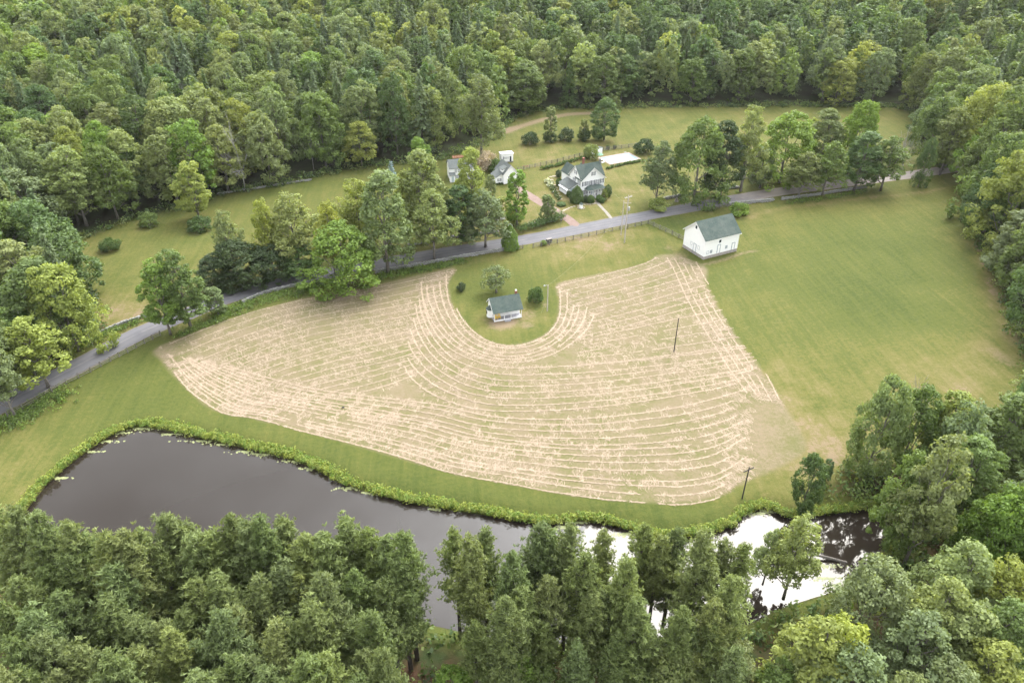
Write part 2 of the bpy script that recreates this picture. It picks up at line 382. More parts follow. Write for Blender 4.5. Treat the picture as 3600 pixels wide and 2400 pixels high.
t = NT('meadow_ground'); P = t.pos()
n_big = t.noise(0.035, 3, 0.5, P); n_mid = t.noise(0.16, 5, 0.6, P); n_fin = t.noise(1.3, 5, 0.7, P); n_grit = t.noise(6.0, 3, 0.7, P)
_a, _b = G(1642, 690), G(1800, 935); DIR_R = math.atan2(_b[1] - _a[1], _b[0] - _a[0])
_a, _b = G(1350, 522), G(1620, 470); DIR_H = math.atan2(_b[1] - _a[1], _b[0] - _a[0])
streak = t.noise(0.45, 5, 0.7, t.mapping(P, DIR_R, (0.10, 1.5, 1)))
streak2 = t.noise(0.6, 4, 0.65, t.mapping(P, DIR_H, (0.14, 1.3, 1)))
dr = t.math('MULTIPLY', t.attr('dry').outputs["Fac"], t.rng(n_mid, 0.3, 0.62, 0.35, 1.5)); di = t.attr('dirt').outputs["Fac"]
sp = t.attr('s_pond').outputs["Fac"]; sh = t.attr('s_hay').outputs["Fac"]; so = t.attr('s_open').outputs["Fac"]
g = t.math('ADD', t.math('MULTIPLY', t.math('SUBTRACT', n_big, 0.5), 1.1), dr)
g = t.math('ADD', g, t.math('MULTIPLY', t.math('SUBTRACT', n_mid, 0.5), 1.15))
g = t.math('ADD', g, t.math('MULTIPLY', t.math('SUBTRACT', streak, 0.5), 1.3))
g = t.math('ADD', g, t.math('MULTIPLY', t.math('SUBTRACT', streak2, 0.5), 0.5))
g = t.math('ADD', g, t.math('MULTIPLY', t.math('SUBTRACT', n_fin, 0.5), 1.5))
g = t.math('ADD', g, t.math('MULTIPLY', t.math('SUBTRACT', n_grit, 0.5), 0.9))
ramp = t.n("ShaderNodeValToRGB"); ramp.color_ramp.interpolation = 'EASE'
e = ramp.color_ramp.elements
e[0].position = 0.0; e[0].color = (0.066, 0.088, 0.019, 1); e[1].position = 1.0; e[1].color = (0.25, 0.19, 0.11, 1)
for q, c in ((0.30, (0.102, 0.117, 0.027)), (0.52, (0.142, 0.140, 0.038)), (0.74, (0.188, 0.163, 0.060))):
    k = e.new(q); k.color = (*c, 1)
t.l(t.rng(g, -0.75, 1.05), ramp.inputs["Fac"]); col = t.mix(1.0, ramp.outputs["Color"], (0.73, 0.735, 0.78), 'MULTIPLY')
col = t.mix(t.rng(t.math('ADD', di, t.math('MULTIPLY', t.math('SUBTRACT', n_fin, 0.5), 0.9)), 0.28, 0.75), col, t.mix(n_mid, (0.205, 0.160, 0.105), (0.165, 0.120, 0.075)))
# mown strip with cut straw lying on the stubble
hs = t.math('ADD', t.math('ADD', sh, t.math('MULTIPLY', t.math('SUBTRACT', n_fin, 0.5), 1.6)), t.math('MULTIPLY', t.math('SUBTRACT', n_mid, 0.5), 2.4))
straw_n = t.math('ADD', t.math('MULTIPLY', n_fin, 0.7), t.math('MULTIPLY', t.noise(2.6, 5, 0.75, P, 1.5), 0.6))
straw_n = t.math('ADD', straw_n, t.math('MULTIPLY', t.math('SUBTRACT', n_mid, 0.5), 0.5))
stub = t.mix(t.rng(t.math('ADD', n_mid, t.math('MULTIPLY', n_big, 0.5)), 0.55, 0.95), (0.098, 0.104, 0.032), (0.140, 0.118, 0.060))
strawc = t.mix(n_grit, (0.172, 0.132, 0.090), (0.228, 0.180, 0.130))
hcol = t.mix(t.rng(straw_n, 0.54, 0.80, 0.14, 0.80), stub, strawc)
col = t.mix(t.rng(hs, 0.5, -0.5), col, hcol)
# woodland floor
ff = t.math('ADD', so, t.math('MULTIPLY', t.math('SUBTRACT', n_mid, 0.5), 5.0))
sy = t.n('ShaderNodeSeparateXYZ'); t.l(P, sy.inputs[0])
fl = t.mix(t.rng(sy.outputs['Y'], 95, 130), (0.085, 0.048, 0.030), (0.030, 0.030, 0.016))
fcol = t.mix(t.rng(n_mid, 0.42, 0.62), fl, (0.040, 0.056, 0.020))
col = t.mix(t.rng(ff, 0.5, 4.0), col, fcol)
# wet mud and bed of the pond
col = t.mix(t.rng(sp, 0.6, -0.4), col, (0.035, 0.026, 0.016))
col = t.mix(t.rng(n_grit, 0.3, 0.7, 0.25, 0.0), col, t.mix(1.0, col, (0.5, 0.55, 0.5), 'MULTIPLY'))
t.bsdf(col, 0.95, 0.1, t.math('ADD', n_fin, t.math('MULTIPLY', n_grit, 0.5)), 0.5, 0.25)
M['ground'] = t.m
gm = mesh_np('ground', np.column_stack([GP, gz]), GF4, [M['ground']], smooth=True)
for k, a in (('s_pond', np.clip(s_pond, -20, 20)), ('s_hay', np.clip(s_hay, -20, 20)), ('s_open', np.clip(s_open, -20, 20)), ('dry', dry), ('dirt', dirt)):
    add_attr(gm, k, a)
link('ground', gm, kind='structure')

# ------------------------------------------------------------------ pond
t = NT('pond_water'); P = t.pos()
n1 = t.noise(0.9, 3, 0.6, P); n2 = t.noise(5.0, 2, 0.6, P)
t.bsdf((0.020, 0.0155, 0.012), 0.03, 0.5, t.math('ADD', n1, t.math('MULTIPLY', n2, 0.25)), 0.06, 0.02, IOR=1.42)
M['water'] = t.m
def poly_sheet(name, poly, z, mat, kind='structure', parent=None):
    mb = MB(); mb.add([(p[0], p[1], z) for p in poly], [tuple(range(len(poly)))])
    me = mb.mesh(name, mat); 
    o = link(name, me, parent)
    if kind: o['kind'] = kind
    return o
c0 = POND.mean(0)
# slightly larger than the shoreline so that it runs into the banks
def offset_poly(p, d):
    n = len(p); q = np.roll(p, -1, 0) - np.roll(p, 1, 0); nn = np.stack([q[:, 1], -q[:, 0]], 1); nn /= np.linalg.norm(nn, axis=1)[:, None] + 1e-9
    area = 0.5 * np.sum(p[:, 0] * np.roll(p[:, 1], -1) - np.roll(p[:, 0], -1) * p[:, 1])
    return p + nn * d * (1 if area > 0 else -1)
import mathutils
def sheet_tri(name, poly, z, mat):
    vs = [Vector((p[0], p[1], 0)) for p in poly]
    tris = mathutils.geometry.tessellate_polygon([vs])
    me = bpy.data.meshes.new(name); me.from_pydata([(p[0], p[1], z) for p in poly], [], [tuple(a) for a in tris])
    me.update(); me.materials.append(mat)
    if len(me.polygons) and me.polygons[0].normal.z < 0: me.flip_normals()
    return me
link('pond_water', sheet_tri('pond_water', offset_poly(POND_S, 0.25), WATER_Z, M['water']), kind='structure')

# ------------------------------------------------------------------ road, drive and paths
def strip(name, pts, w, z, mat, jit=0.0, kind='structure', zfun=None, seed=1):
    r = np.random.default_rng(seed); p = np.asarray(pts); d = np.gradient(p, axis=0); d /= np.linalg.norm(d, axis=1)[:, None]
    n = np.stack([-d[:, 1], d[:, 0]], 1); V = []; cols = (-1, -0.5, 0, 0.5, 1)
    wj = [np.convolve(r.normal(0, jit, len(p) + 6), np.ones(5) / 5, 'same')[3:-3] for _ in (0, 1)] if jit else [np.zeros(len(p))] * 2
    for c in cols:
        off = (w / 2 * c + (wj[0] if c < 0 else wj[1]) * (abs(c) == 1))[:, None] * n
        q = p + off; zz = np.full(len(p), z) + 0.05 * (1 - c * c) + (hz_arr(q) if zfun else 0)
        V.append(np.column_stack([q, zz]))
    L = len(p); V = np.vstack(V)
    I = np.arange(5 * L).reshape(5, L)
    F = np.stack([I[:-1, :-1].ravel(), I[:-1, 1:].ravel(), I[1:, 1:].ravel(), I[1:, :-1].ravel()], 1)
    me = mesh_np(name, V, F, [mat], smooth=True)
    add_attr(me, 'across', np.repeat(np.array(cols), L))
    if me.polygons[0].normal.z < 0: me.flip_normals()
    o = link(name, me)
    if kind: o['kind'] = kind
    return o
ROADC = spline(GL([(-200,1045),(-70,970),(0,931),(100,880),(200,829),(300,775),(360,748),(430,721),(520,685),(620,657),(720,635),(800,619),(950,592),(1060,574),(1180,555),(1260,540),(1350,522),(1430,506),(1520,489),(1620,470),(1720,452),(1800,439),(1900,426),(2000,413),(2100,400),(2180,389),(2280,376),(2400,362),(2600,340)]), 2.0)
t = NT('asphalt'); P = t.pos(); n1 = t.noise(0.25, 4, 0.6, P); n2 = t.noise(4, 4, 0.7, P)
sx = t.n("ShaderNodeSeparateXYZ"); t.l(P, sx.inputs[0])
col = t.mix(t.rng(n1, 0.3, 0.7), (0.108, 0.107, 0.118), (0.140, 0.137, 0.145))
gravel = t.mix(n2, (0.20, 0.175, 0.155), (0.25, 0.22, 0.20))
col = t.mix(t.rng(t.math('ADD', sx.outputs["X"], t.math('MULTIPLY', n1, 24)), 74, 96, smooth=True), col, gravel)
ac = t.math('ABSOLUTE', t.attr('across').outputs["Fac"])
col = t.mix(t.math('MULTIPLY', t.rng(ac, 0.07, 0.02), t.rng(n1, 0.35, 0.6, 0.1, 0.45)), col, (0.26, 0.25, 0.235))
wheel = t.rng(t.math('ABSOLUTE', t.math('SUBTRACT', ac, 0.5)), 0.25, 0.05, 0.0, 0.3)
col = t.mix(wheel, col, (0.165, 0.162, 0.17))
edge = t.rng(t.math('ADD', ac, t.math('MULTIPLY', t.math('SUBTRACT', n2, 0.5), 0.25)), 0.88, 1.02)
col = t.mix(edge, col, (0.16, 0.135, 0.09))
t.bsdf(col, 0.92, 0.10, n2, 0.3, 0.02); M['asphalt'] = t.m
strip('road', ROADC, 6.3, 0.03, M['asphalt'], 0.25)
M['verge'] = simple('dry_verge', (0.175, 0.150, 0.060), 0.95, 0.1, 0.3, 0.35, 0.3)
t = NT('red_gravel'); P = t.pos(); n1 = t.noise(0.6, 4, 0.6, P); n2 = t.noise(7, 3, 0.7, P)
t.bsdf(t.mix(t.rng(t.math('ADD', n1, n2), 0.7, 1.3), (0.150, 0.105, 0.090), (0.22, 0.165, 0.145)), 0.95, 0.1, n2, 0.4, 0.03); M['redgravel'] = t.m
DRIVE = spline(np.array([GF(*q) for q in [(1800,650),(1840,675),(1860,686),(1910,718),(1955,742),(2000,773),(2030,796),(2048,812)]]), 1.0)
strip('driveway', DRIVE, 3.2, 0.012, M['redgravel'], 0.3, seed=2)
WALK = np.array([GF(*q) for q in [(2096,706),(2110,724),(2130,745),(2150,769)]]); WALK = spline(WALK, 1.0)
strip('front_walk', WALK, 1.0, 0.016, M['concrete'], 0.05, seed=3)
gp = bpy.data.objects.new('garden_path', None); COL.objects.link(gp); gp['kind'] = 'structure'
PATH = spline(np.array([GF(*q) for q in [(2096,713),(2085,717),(2065,719),(2045,721),(2020,726),(2000,732),(1988,738),(1980,742)]]), 0.9)
def flagstone(r):
    n = 7; a = sorted(r.uniform(0, 2 * math.pi) for _ in range(0)) or [2 * math.pi * i / n + r.uniform(-.25, .25) for i in range(n)]
    mb = MB(); mb.extr([(0.5 * math.cos(w) * r.uniform(.85, 1.1), 0.42 * math.sin(w) * r.uniform(.85, 1.1), 0) for w in a], (0, 0, 0.06)); return mb
rr = random.Random(5); FS = [flagstone(rr).mesh('flagstone', M['flag']) for _ in range(4)]
for i, p in enumerate(PATH):
    o = link('flagstone', FS[i % 4], gp, (p[0] + rr.uniform(-.1, .1), p[1] + rr.uniform(-.1, .1), 0.01)); o.rotation_euler.z = rr.uniform(0, 6)
for q in [(1936,622),(1940,632),(1944,641),(1949,651),(1954,661),(1959,671),(1963,680),(1968,690),(1972,700),(1946,620),(1954,619)]:
    x, y = GF(*q); o = link('flagstone', FS[rr.randrange(4)], gp, (x, y, 0.01)); o.rotation_euler.z = rr.uniform(0, 6); o.scale = (1.3, 1.3, 1)

# ------------------------------------------------------------------ buildings
def fbox(mb, face, a0, a1, d0, d1, z0, z1):
    """box on a wall face: a along the wall, d outward"""
    k, c = face
    if k == 'F': mb.box(a0, a1, c - d1, c - d0, z0, z1)
    elif k == 'L': mb.box(c - d1, c - d0, a0, a1, z0, z1)
    elif k == 'R': mb.box(c + d0, c + d1, a0, a1, z0, z1)
    elif k == 'B': mb.box(a0, a1, c + d0, c + d1, z0, z1)
    return mb
def window(par, face, a, z, w=0.85, h=1.5, shut=True, mat='trim', label=None, shutmat='shutter'):
    fr = MB(); t = 0.09
    fbox(fr, face, a - w/2 - t, a - w/2, 0.0, 0.07, z - t, z + h + t); fbox(fr, face, a + w/2, a + w/2 + t, 0.0, 0.07, z - t, z + h + t)
    fbox(fr, face, a - w/2, a + w/2, 0.0, 0.07, z + h, z + h + t); fbox(fr, face, a - w/2 - 0.03, a + w/2 + 0.03, 0.0, 0.11, z - t - 0.02, z)
    fbox(fr, face, a - w/2, a + w/2, 0.0, 0.05, z + h/2 - 0.04, z + h/2 + 0.04)
    fbox(fr, face, a - 0.025, a + 0.025, 0.0, 0.045, z, z + h/2 - 0.04); fbox(fr, face, a - 0.025, a + 0.025, 0.0, 0.045, z + h/2 + 0.04, z + h)
    f = fr.build('window', M[mat], par)
    if label: f['label'] = label
    p = MB(); fbox(p, face, a - w/2, a + w/2, -0.02, 0.02, z, z + h); p.build('pane', M['pane'], f)
    if shut:
        for s in (-1, 1):
            sm = MB(); c = a + s * (w/2 + t + 0.17); fbox(sm, face, c - 0.14, c + 0.14, 0.005, 0.05, z - 0.05, z + h + 0.05); sm.build('shutter', M[shutmat], par)
    return f
def door(par, face, a, z, w, h, mat='white', frame='trim'):
    fr = MB(); t = 0.1
    fbox(fr, face, a - w/2 - t, a - w/2, 0.0, 0.08, z, z + h + t); fbox(fr, face, a + w/2, a + w/2 + t, 0.0, 0.08, z, z + h + t); fbox(fr, face, a - w/2, a + w/2, 0.0, 0.08, z + h, z + h + t)
    d = MB(); fbox(d, face, a - w/2, a + w/2, 0.0, 0.035, z, z + h); o = d.build('door', M[mat], par); fr.build('door_frame', M[frame], o)
    k = MB(); fbox(k, face, a + w/2 - 0.14, a + w/2 - 0.08, 0.035, 0.09, z + 1.0, z + 1.06); k.build('handle', M['dark'], o); return o
def gable_body(x0, x1, y0, y1, ze, zr, along='x', z0=0.0, ridge=None):
    """walls up to a gabled top; ridge along x or y"""
    mb = MB()
    if along == 'y':
        r = ridge if ridge is not None else (x0 + x1) / 2
        mb.extr([(x0, y0, z0), (x1, y0, z0), (x1, y0, ze), (r, y0, zr), (x0, y0, ze)], (0, y1 - y0, 0))
    else:
        r = ridge if ridge is not None else (y0 + y1) / 2
        mb.extr([(x0, y1, z0), (x0, y0, z0), (x0, y0, ze), (x0, r, zr), (x0, y1, ze)], (x1 - x0, 0, 0))
    return mb
def gable_roof(x0, x1, y0, y1, ze, zr, along='x', ov=0.35, t=0.14, ridge=None, ov_end=0.3):
    mb = MB()
    if along == 'y':
        r = ridge if ridge is not None else (x0 + x1) / 2
        sl = (zr - ze) / (r - x0); sr = (zr - ze) / (x1 - r)
        mb.slab([(x0 - ov, y0 - ov_end, ze - sl * ov + t), (r, y0 - ov_end, zr + t), (r, y1 + ov_end, zr + t), (x0 - ov, y1 + ov_end, ze - sl * ov + t)], t)
        mb.slab([(r, y0 - ov_end, zr + t + .002), (x1 + ov, y0 - ov_end, ze - sr * ov + t), (x1 + ov, y1 + ov_end, ze - sr * ov + t), (r, y1 + ov_end, zr + t + .002)], t)
    else:
        r = ridge if ridge is not None else (y0 + y1) / 2
        sf = (zr - ze) / (r - y0); sb = (zr - ze) / (y1 - r)
        mb.slab([(x0 - ov_end, y0 - ov, ze - sf * ov + t), (x1 + ov_end, y0 - ov, ze - sf * ov + t), (x1 + ov_end, r, zr + t), (x0 - ov_end, r, zr + t)], t)
        mb.slab([(x0 - ov_end, r, zr + t + .002), (x1 + ov_end, r, zr + t + .002), (x1 + ov_end, y1 + ov, ze - sb * ov + t), (x0 - ov_end, y1 + ov, ze - sb * ov + t)], t)
    return mb
def rake(mb, pts, face_y0, d, w=0.22):
    """white trim boards along sloping edges; pts in (x,z) on plane y"""
    for (xa, za), (xb, zb) in zip(pts[:-1], pts[1:]):
        mb.extr([(xa, face_y0, za - w), (xb, face_y0, zb - w), (xb, face_y0, zb), (xa, face_y0, za)], (0, d, 0))
    return mb
def site(name, a, b, label, cat, z=0.0, rz=None):
    """a, b: plan points of the front wall's two ends"""
    ang = math.atan2(b[1] - a[1], b[0] - a[0]) if rz is None else rz
    return empty(name, (a[0], a[1], 0), ang, label, cat), math.hypot(b[0] - a[0], b[1] - a[1]), ang

# farmhouse
EAVE = 5.7
fa, fb = GF(2044.5, 635.4, EAVE), GF(2125.5, 620.2, EAVE)
house, W, HRZ = site('farmhouse', fa, fb, 'large white farmhouse with green gabled roofs, dark shutters and front porch', 'house')
D = 7.4; ZR = 9.4
wm = gable_body(0, W, 0, D, EAVE, ZR, 'x'); 
wm.extr([(0.02, -0.02, 0), (W - 0.02, -0.02, 0), (W - 0.02, -0.02, EAVE), (W / 2, -0.02, ZR - 0.12), (0.02, -0.02, EAVE)], (0, D / 2, 0))
wm.build('wall', M['white'], house)
rm = gable_roof(0, W, 0, D, EAVE, ZR, 'x'); s0 = (ZR - EAVE) / (D / 2)
rm.v = [(x, .25, z + s0 * (.25 - y)) if y < .2 else (x, y, z) for x, y, z in rm.v]; rm.build('roof', M['roof'], house)
cm = gable_roof(0, W, 0, D / 2, EAVE, ZR - 0.1, 'y', ov=0.32, ov_end=0.0); 
cm.v = [(x, (-0.38 if y < D / 4 else D / 2 + 0.2), z) for x, y, z in cm.v]; cm.build('front_gable_roof', M['roof'], house)
sl = (ZR - 0.1 - EAVE) / (W / 2)
rake(MB(), [(-0.36, EAVE - sl * 0.36 + 0.0), (W / 2, ZR - 0.1)], -0.40, 0.03).build('rake_board', M['trim'], house)
rake(MB(), [(W / 2, ZR - 0.1), (W + 0.36, EAVE - sl * 0.36)], -0.40, 0.03).build('rake_board', M['trim'], house)
s2 = (ZR - EAVE) / (D / 2)
for ya, za, yb, zb in ((0.25, EAVE + s2 * .25, D / 2, ZR), (D / 2, ZR, D + .35, EAVE - s2 * .35)):
    MB().extr([(-0.33, ya, za - .2), (-0.33, yb, zb - .2), (-0.33, yb, zb + .02), (-0.33, ya, za + .02)], (0.03, 0, 0)).build('rake_board', M['trim'], house)
MB().box(-0.06, W + 0.06, -0.06, D + 0.05, -0.1, 0.45).build('foundation', M['foundation'], house)
for i in range(5):
    window(house, ('F', -0.02), W * (0.11 + 0.195 * i), 3.75, 0.62, 1.35)
window(house, ('F', -0.02), W / 2, 6.75, 0.6, 1.15)
for a in (0.11, 0.32, 0.68, 0.89): window(house, ('F', -0.02), W * a, 1.0, 0.62, 1.45)
door(house, ('F', -0.02), W * 0.5, 0.62, 0.95, 2.1, 'blue_white')
for a, z in ((1.4, 3.75), (4.4, 3.75), (1.4, 1.0)): window(house, ('L', 0), a, z, 0.8, 1.45)
window(house, ('L', 0), D / 2, 6.7, 0.7, 1.2)
for a, z in ((1.6, 3.75), (5.4, 3.75), (1.6, 1.0), (5.4, 1.0)): window(house, ('R', W), a, z, 0.8, 1.45)
# chimneys
c = MB().box(W * 0.36, W * 0.36 + 0.55, D * 0.62, D * 0.62 + 0.55, 7.6, 10.9); o = c.build('chimney', M['brick'], house)
MB().box(W * 0.36 - .07, W * 0.36 + .62, D * 0.62 - .07, D * 0.62 + .62, 10.9, 11.08).build('cap', M['brick'], o)
c = MB().box(W + 0.02, W + 0.62, D * 0.42, D * 0.42 + 1.1, 0, 7.2).box(W + 0.05, W + 0.6, D * 0.42 + .2, D * 0.42 + .9, 7.2, 10.2); o = c.build('stone_chimney', M['stone'], house)
MB().box(W, W + .66, D * 0.42 + .13, D * 0.42 + .97, 10.2, 10.35).build('cap', M['concrete'], o)
# rear wings and left lean-to
gable_body(0.3, 4.4, D - .5, D + 5.6, 4.9, 7.2, 'y').build('rear_wing_wall', M['white'], house)
gable_roof(0.3, 4.4, D - .5, D + 5.6, 4.9, 7.2, 'y', ov_end=.3).build('rear_wing_roof', M['roof'], house)
gable_body(W - 3.2, W - 0.2, D - .5, D + 4.2, 4.6, 6.6, 'y').build('rear_wing_wall', M['white'], house)
gable_roof(W - 3.2, W - 0.2, D - .5, D + 4.2, 4.6, 6.6, 'y', ov_end=.3).build('rear_wing_roof', M['roof'], house)
LX, LY0, LY1 = -2.9, 2.4, 8.6
MB().extr([(LX, LY0, 0), (-0.01, LY0, 0), (-0.01, LY0, 3.95), (LX, LY0, 2.75)], (0, LY1 - LY0, 0)).build('side_porch_wall', M['white'], house)
MB().slab([(LX - .35, LY0 - .3, 2.72), (-0.02, LY0 - .3, 4.1), (-0.02, LY1 + .3, 4.1), (LX - .35, LY1 + .3, 2.72)], .14).build('side_porch_roof', M['roof_grey'], house)
for i in range(4):
    window(house, ('L', LX), LY0 + 0.9 + i * 1.45, 0.95, 1.0, 1.45, False)
    y = LY0 + 0.9 + i * 1.45
    MB().slab([(LX - .75, y - .62, 2.0), (LX - .04, y - .62, 2.5), (LX - .04, y + .62, 2.5), (LX - .75, y + .62, 2.0)], .05).build('awning', M['plastic'], house)
p = MB()
for i in range(12): p.box(LX + .35, -0.45, LY0 - .035, LY0 - .012, 0.5 + i * .19, 0.66 + i * .19)
p.build('blue_shingle_panel', M['blue_white'], house)
# front porch
px0, px1, pd = W * 0.17, W * 0.90, 2.1
porch = MB().box(px0, px1, -pd, -0.03, 0.15, 0.6); o = porch.build('porch_floor', M['deck'], house)
MB().box(px0 + .05, px1 - .05, -pd + .05, -0.05, -0.05, 0.15).build('skirting', M['trim'], o)
hp = [(px0 - .3, -pd - .3, 2.95), (px1 + .3, -pd - .3, 2.95), (px1 + .3, -0.03, 2.95), (px0 - .3, -0.03, 2.95)]
r0, r1 = (px0 + 1.3, -0.04, 3.75), (px1 - 1.3, -0.04, 3.75)
pr = MB(); pr.slab([hp[0], hp[1], r1, r0], .1); pr.slab([hp[1], hp[2], r1], .1); pr.slab([hp[0], r0, hp[3]], .1); pr.build('porch_roof', M['roof'], house)
MB().box(px0 - .2, px1 + .2, -pd - .2, -pd, 2.7, 2.84).box(px0 - .2, px0, -pd, -0.04, 2.7, 2.84).box(px1, px1 + .2, -pd, -0.04, 2.7, 2.84).build('porch_beam', M['trim'], house)
for k in (0, .26, .42, .58, .76, 1):
    x = px0 + .12 + (px1 - px0 - .24) * k; MB().box(x - .09, x + .09, -pd + .03, -pd + .21, .6, 2.7).build('porch_post', M['trim'], house)
for a, b in ((0, .42), (.58, 1)):
    xa, xb = px0 + .2 + (px1 - px0 - .4) * a, px0 + .2 + (px1 - px0 - .4) * b; rl = MB().box(xa, xb, -pd + .09, -pd + .15, 1.4, 1.48).box(xa, xb, -pd + .09, -pd + .15, .75, .81)
    x = xa
    while x < xb: rl.box(x, x + .04, -pd + .1, -pd + .14, .81, 1.4); x += .16
    rl.build('railing', M['trim'], house)
st = MB(); xs = px0 + (px1 - px0) * .5
for i in range(4): st.box(xs - .75, xs + .75, -pd - .3 * (i + 1), -pd - .3 * i, -0.05, .6 - .145 * (i + 1))
st.build('porch_steps', M['deck'], house)
for s in (-1, 1): MB().extr([(xs + s * .78, -pd, .6), (xs + s * .78, -pd - 1.2, 0), (xs + s * .78, -pd - 1.2, .85), (xs + s * .78, -pd, 1.45)], (.06 * s, 0, 0)).build('stair_rail', M['trim'], house)
def in_house(x, y, z=0): 
    c, s = math.cos(HRZ), math.sin(HRZ); return (fa[0] + c * x - s * y, fa[1] + s * x + c * y, z)
# small bay on the left wall
MB().lathe([(.9, 0.3), (.9, 2.7)], 0, 0.95, 8).build('bay_wall', M['white'], house)
MB().lathe([(1.15, 2.7), (0.02, 3.5)], 0, 0.95, 8).build('bay_roof', M['roof'], house)

# barn
ba, bb = GF(2471.8, 912.9), GF(2588.5, 882.8)
barn, BW, BRZ = site('barn', ba, bb, 'plain white barn with green shingle roof on stone foundation beside the mown hay', 'barn')
BD, BE, BR = 8.8, 5.7, 9.3
gable_body(0, BW, 0, BD, BE, BR, 'x', 0.75).build('wall', M['white'], barn)
MB().box(-0.04, BW + .04, -0.04, BD + .04, -1.0, 0.85).build('foundation', M['foundation'], barn)
gable_roof(0, BW, 0, BD, BE, BR, 'x', ov=.4, ov_end=.4, t=.16).build('roof', M['roof'], barn)
sb = (BR - BE) / (BD / 2)
for ya, za, yb, zb in ((-0.4, BE - sb * .4, BD / 2, BR), (BD / 2, BR, BD + .4, BE - sb * .4)):
    for xx in (-0.44, BW + .41):
        MB().extr([(xx, ya, za - .2), (xx, yb, zb - .2), (xx, yb, zb + .03), (xx, ya, za + .03)], (0.03, 0, 0)).build('rake_board', M['trim'], barn)
MB().box(-.4, BW + .4, -.45, -.42, BE - sb * .4 - .15, BE - sb * .4 + .05).build('eave_board', M['trim'], barn)
for a, b in ((0, -.02), (BW, .02)): MB().box(a - .09, a + .09, -.03, .06, .86, BE - .1).build('corner_board', M['trim'], barn)
M['frame_grey'] = simple('grey_blue_frame', (0.20, 0.25, 0.32), 0.6, 0.3, 0.05)
M['pane_pale'] = simple('painted_reflection_pane', (0.40, 0.45, 0.48), 0.2, 0.5, 0.1)  # reflection on the pane is put into its pale base colour
def barn_window(face, a, z, w, h, pane='pane_pale'):
    fr = MB(); t = .05
    fbox(fr, face, a - w/2 - t, a - w/2, 0, .05, z - t, z + h + t); fbox(fr, face, a + w/2, a + w/2 + t, 0, .05, z - t, z + h + t); fbox(fr, face, a - w/2, a + w/2, 0, .05, z + h, z + h + t); fbox(fr, face, a - w/2, a + w/2, 0, .05, z - t, z)
    o = fr.build('window', M['frame_grey'], barn); q = MB(); fbox(q, face, a - w/2, a + w/2, -.02, .015, z, z + h); q.build('pane', M[pane], o)
F0, L0 = ('F', 0), ('L', 0)
barn_window(F0, BW * .105, 1.5, .62, .8, 'white'); barn_window(F0, BW * .205, 1.5, .62, .8)
barn_window(F0, BW * .435, 4.0, .62, .75, 'glass'); barn_window(F0, BW * .655, 1.75, .62, .8)
door(barn, F0, BW * .425, 1.0, .85, 2.35, 'white', 'frame_grey'); door(barn, F0, BW * .865, 0.25, .9, 2.6, 'white', 'frame_grey')
door(barn, L0, BD * .45, 0.1, .95, 2.9, 'white', 'frame_grey')
barn_window(L0, BD * .27, 2.1, .65, .9, 'white'); barn_window(L0, BD * .62, 2.1, .65, .9, 'white'); barn_window(L0, BD * .5, 7.3, .6, .8, 'glass')

# field cottage
ca, cb = GF(1737, 1132.5), GF(1834.5, 1115.5)
cot, CW, CRZ = site('cottage', ca, cb, 'small white cottage with green roof and open front porch amid the mown field', 'cottage')
CP, CD = 1.5, 4.5; CE, CR, CY = 2.45, 4.75, 2.95
MB().extr([(0, CP, .3), (0, CD, .3), (0, CD, 3.2), (0, CY, CR), (0, CP, 3.45)][::-1], (CW, 0, 0)).build('wall', M['white'], cot)
MB().box(-.03, CW + .03, CP - .03, CD + .03, -.1, .34).build('foundation', M['foundation'], cot)
MB().box(0, CW, 0, CP - .04, .12, .36).build('porch_floor', M['deck'], cot)
sf = (CR - CE) / CY
rf = MB(); rf.slab([(-.3, -.3, CE + .14 - sf * .3), (CW + .3, -.3, CE + .14 - sf * .3), (CW + .3, CY, CR + .14), (-.3, CY, CR + .14)], .13)
rf.slab([(-.3, CY, CR + .142), (CW + .3, CY, CR + .142), (CW + .3, CD + .3, 3.05), (-.3, CD + .3, 3.05)], .13); rf.build('roof', M['roof'], cot)
MB().extr([(-.33, -.3, CE - .3), (-.33, CY, CR - .12), (-.33, CY, CR + .1), (-.33, -.3, CE - .08)], (.03, 0, 0)).build('rake_board', M['trim'], cot)
MB().extr([(-.33, CY, CR - .12), (-.33, CD + .3, 2.85), (-.33, CD + .3, 3.03), (-.33, CY, CR + .1)], (.03, 0, 0)).build('rake_board', M['trim'], cot)
MB().box(-.2, CW + .2, -.12, .04, CE - .22, CE - .04).build('porch_beam', M['trim'], cot)
for k in (0.02, .37, .61, .985): MB().box(CW * k - .06, CW * k + .06, -.04, .08, .36, CE - .22).build('porch_post', M['trim'], cot)
MB().box(0, CW, -.05, -.01, .06, .37).build('porch_edge_board', M['trim'], cot)
MB().box(CW * .36, CW * .58, -.75, -.06, -.05, .2).build('step', M['deck'], cot)
for a, w in ((.28, .35), (.50, .95), (.76, .95)): window(cot, ('F', CP), CW * a, 1.35, w, 1.0, False)
door(cot, ('F', CP), CW * .63, .36, .8, 2.0, 'white')
window(cot, ('L', 0), 3.9, 1.2, .5, 1.2, False)
MB().lathe([(.95, .15), (.95, 2.2)], 0, 2.75, 8).build('bay_wall', M['white'], cot)
MB().lathe([(1.15, 2.2), (.02, 3.2)], 0, 2.75, 8).build('bay_roof', M['roof'], cot)
q = MB().box(-.985, -.86, 2.55, 2.95, .95, 1.85); q.build('bay_window', M['glass'], cot)
ch = MB().box(CW - .62, CW - .12, CY + .05, CY + .55, 3.8, 5.55).build('chimney', M['brick'], cot); MB().box(CW - .55, CW - .19, CY + .12, CY + .48, 5.55, 5.78).build('cap', M['plastic'], ch)
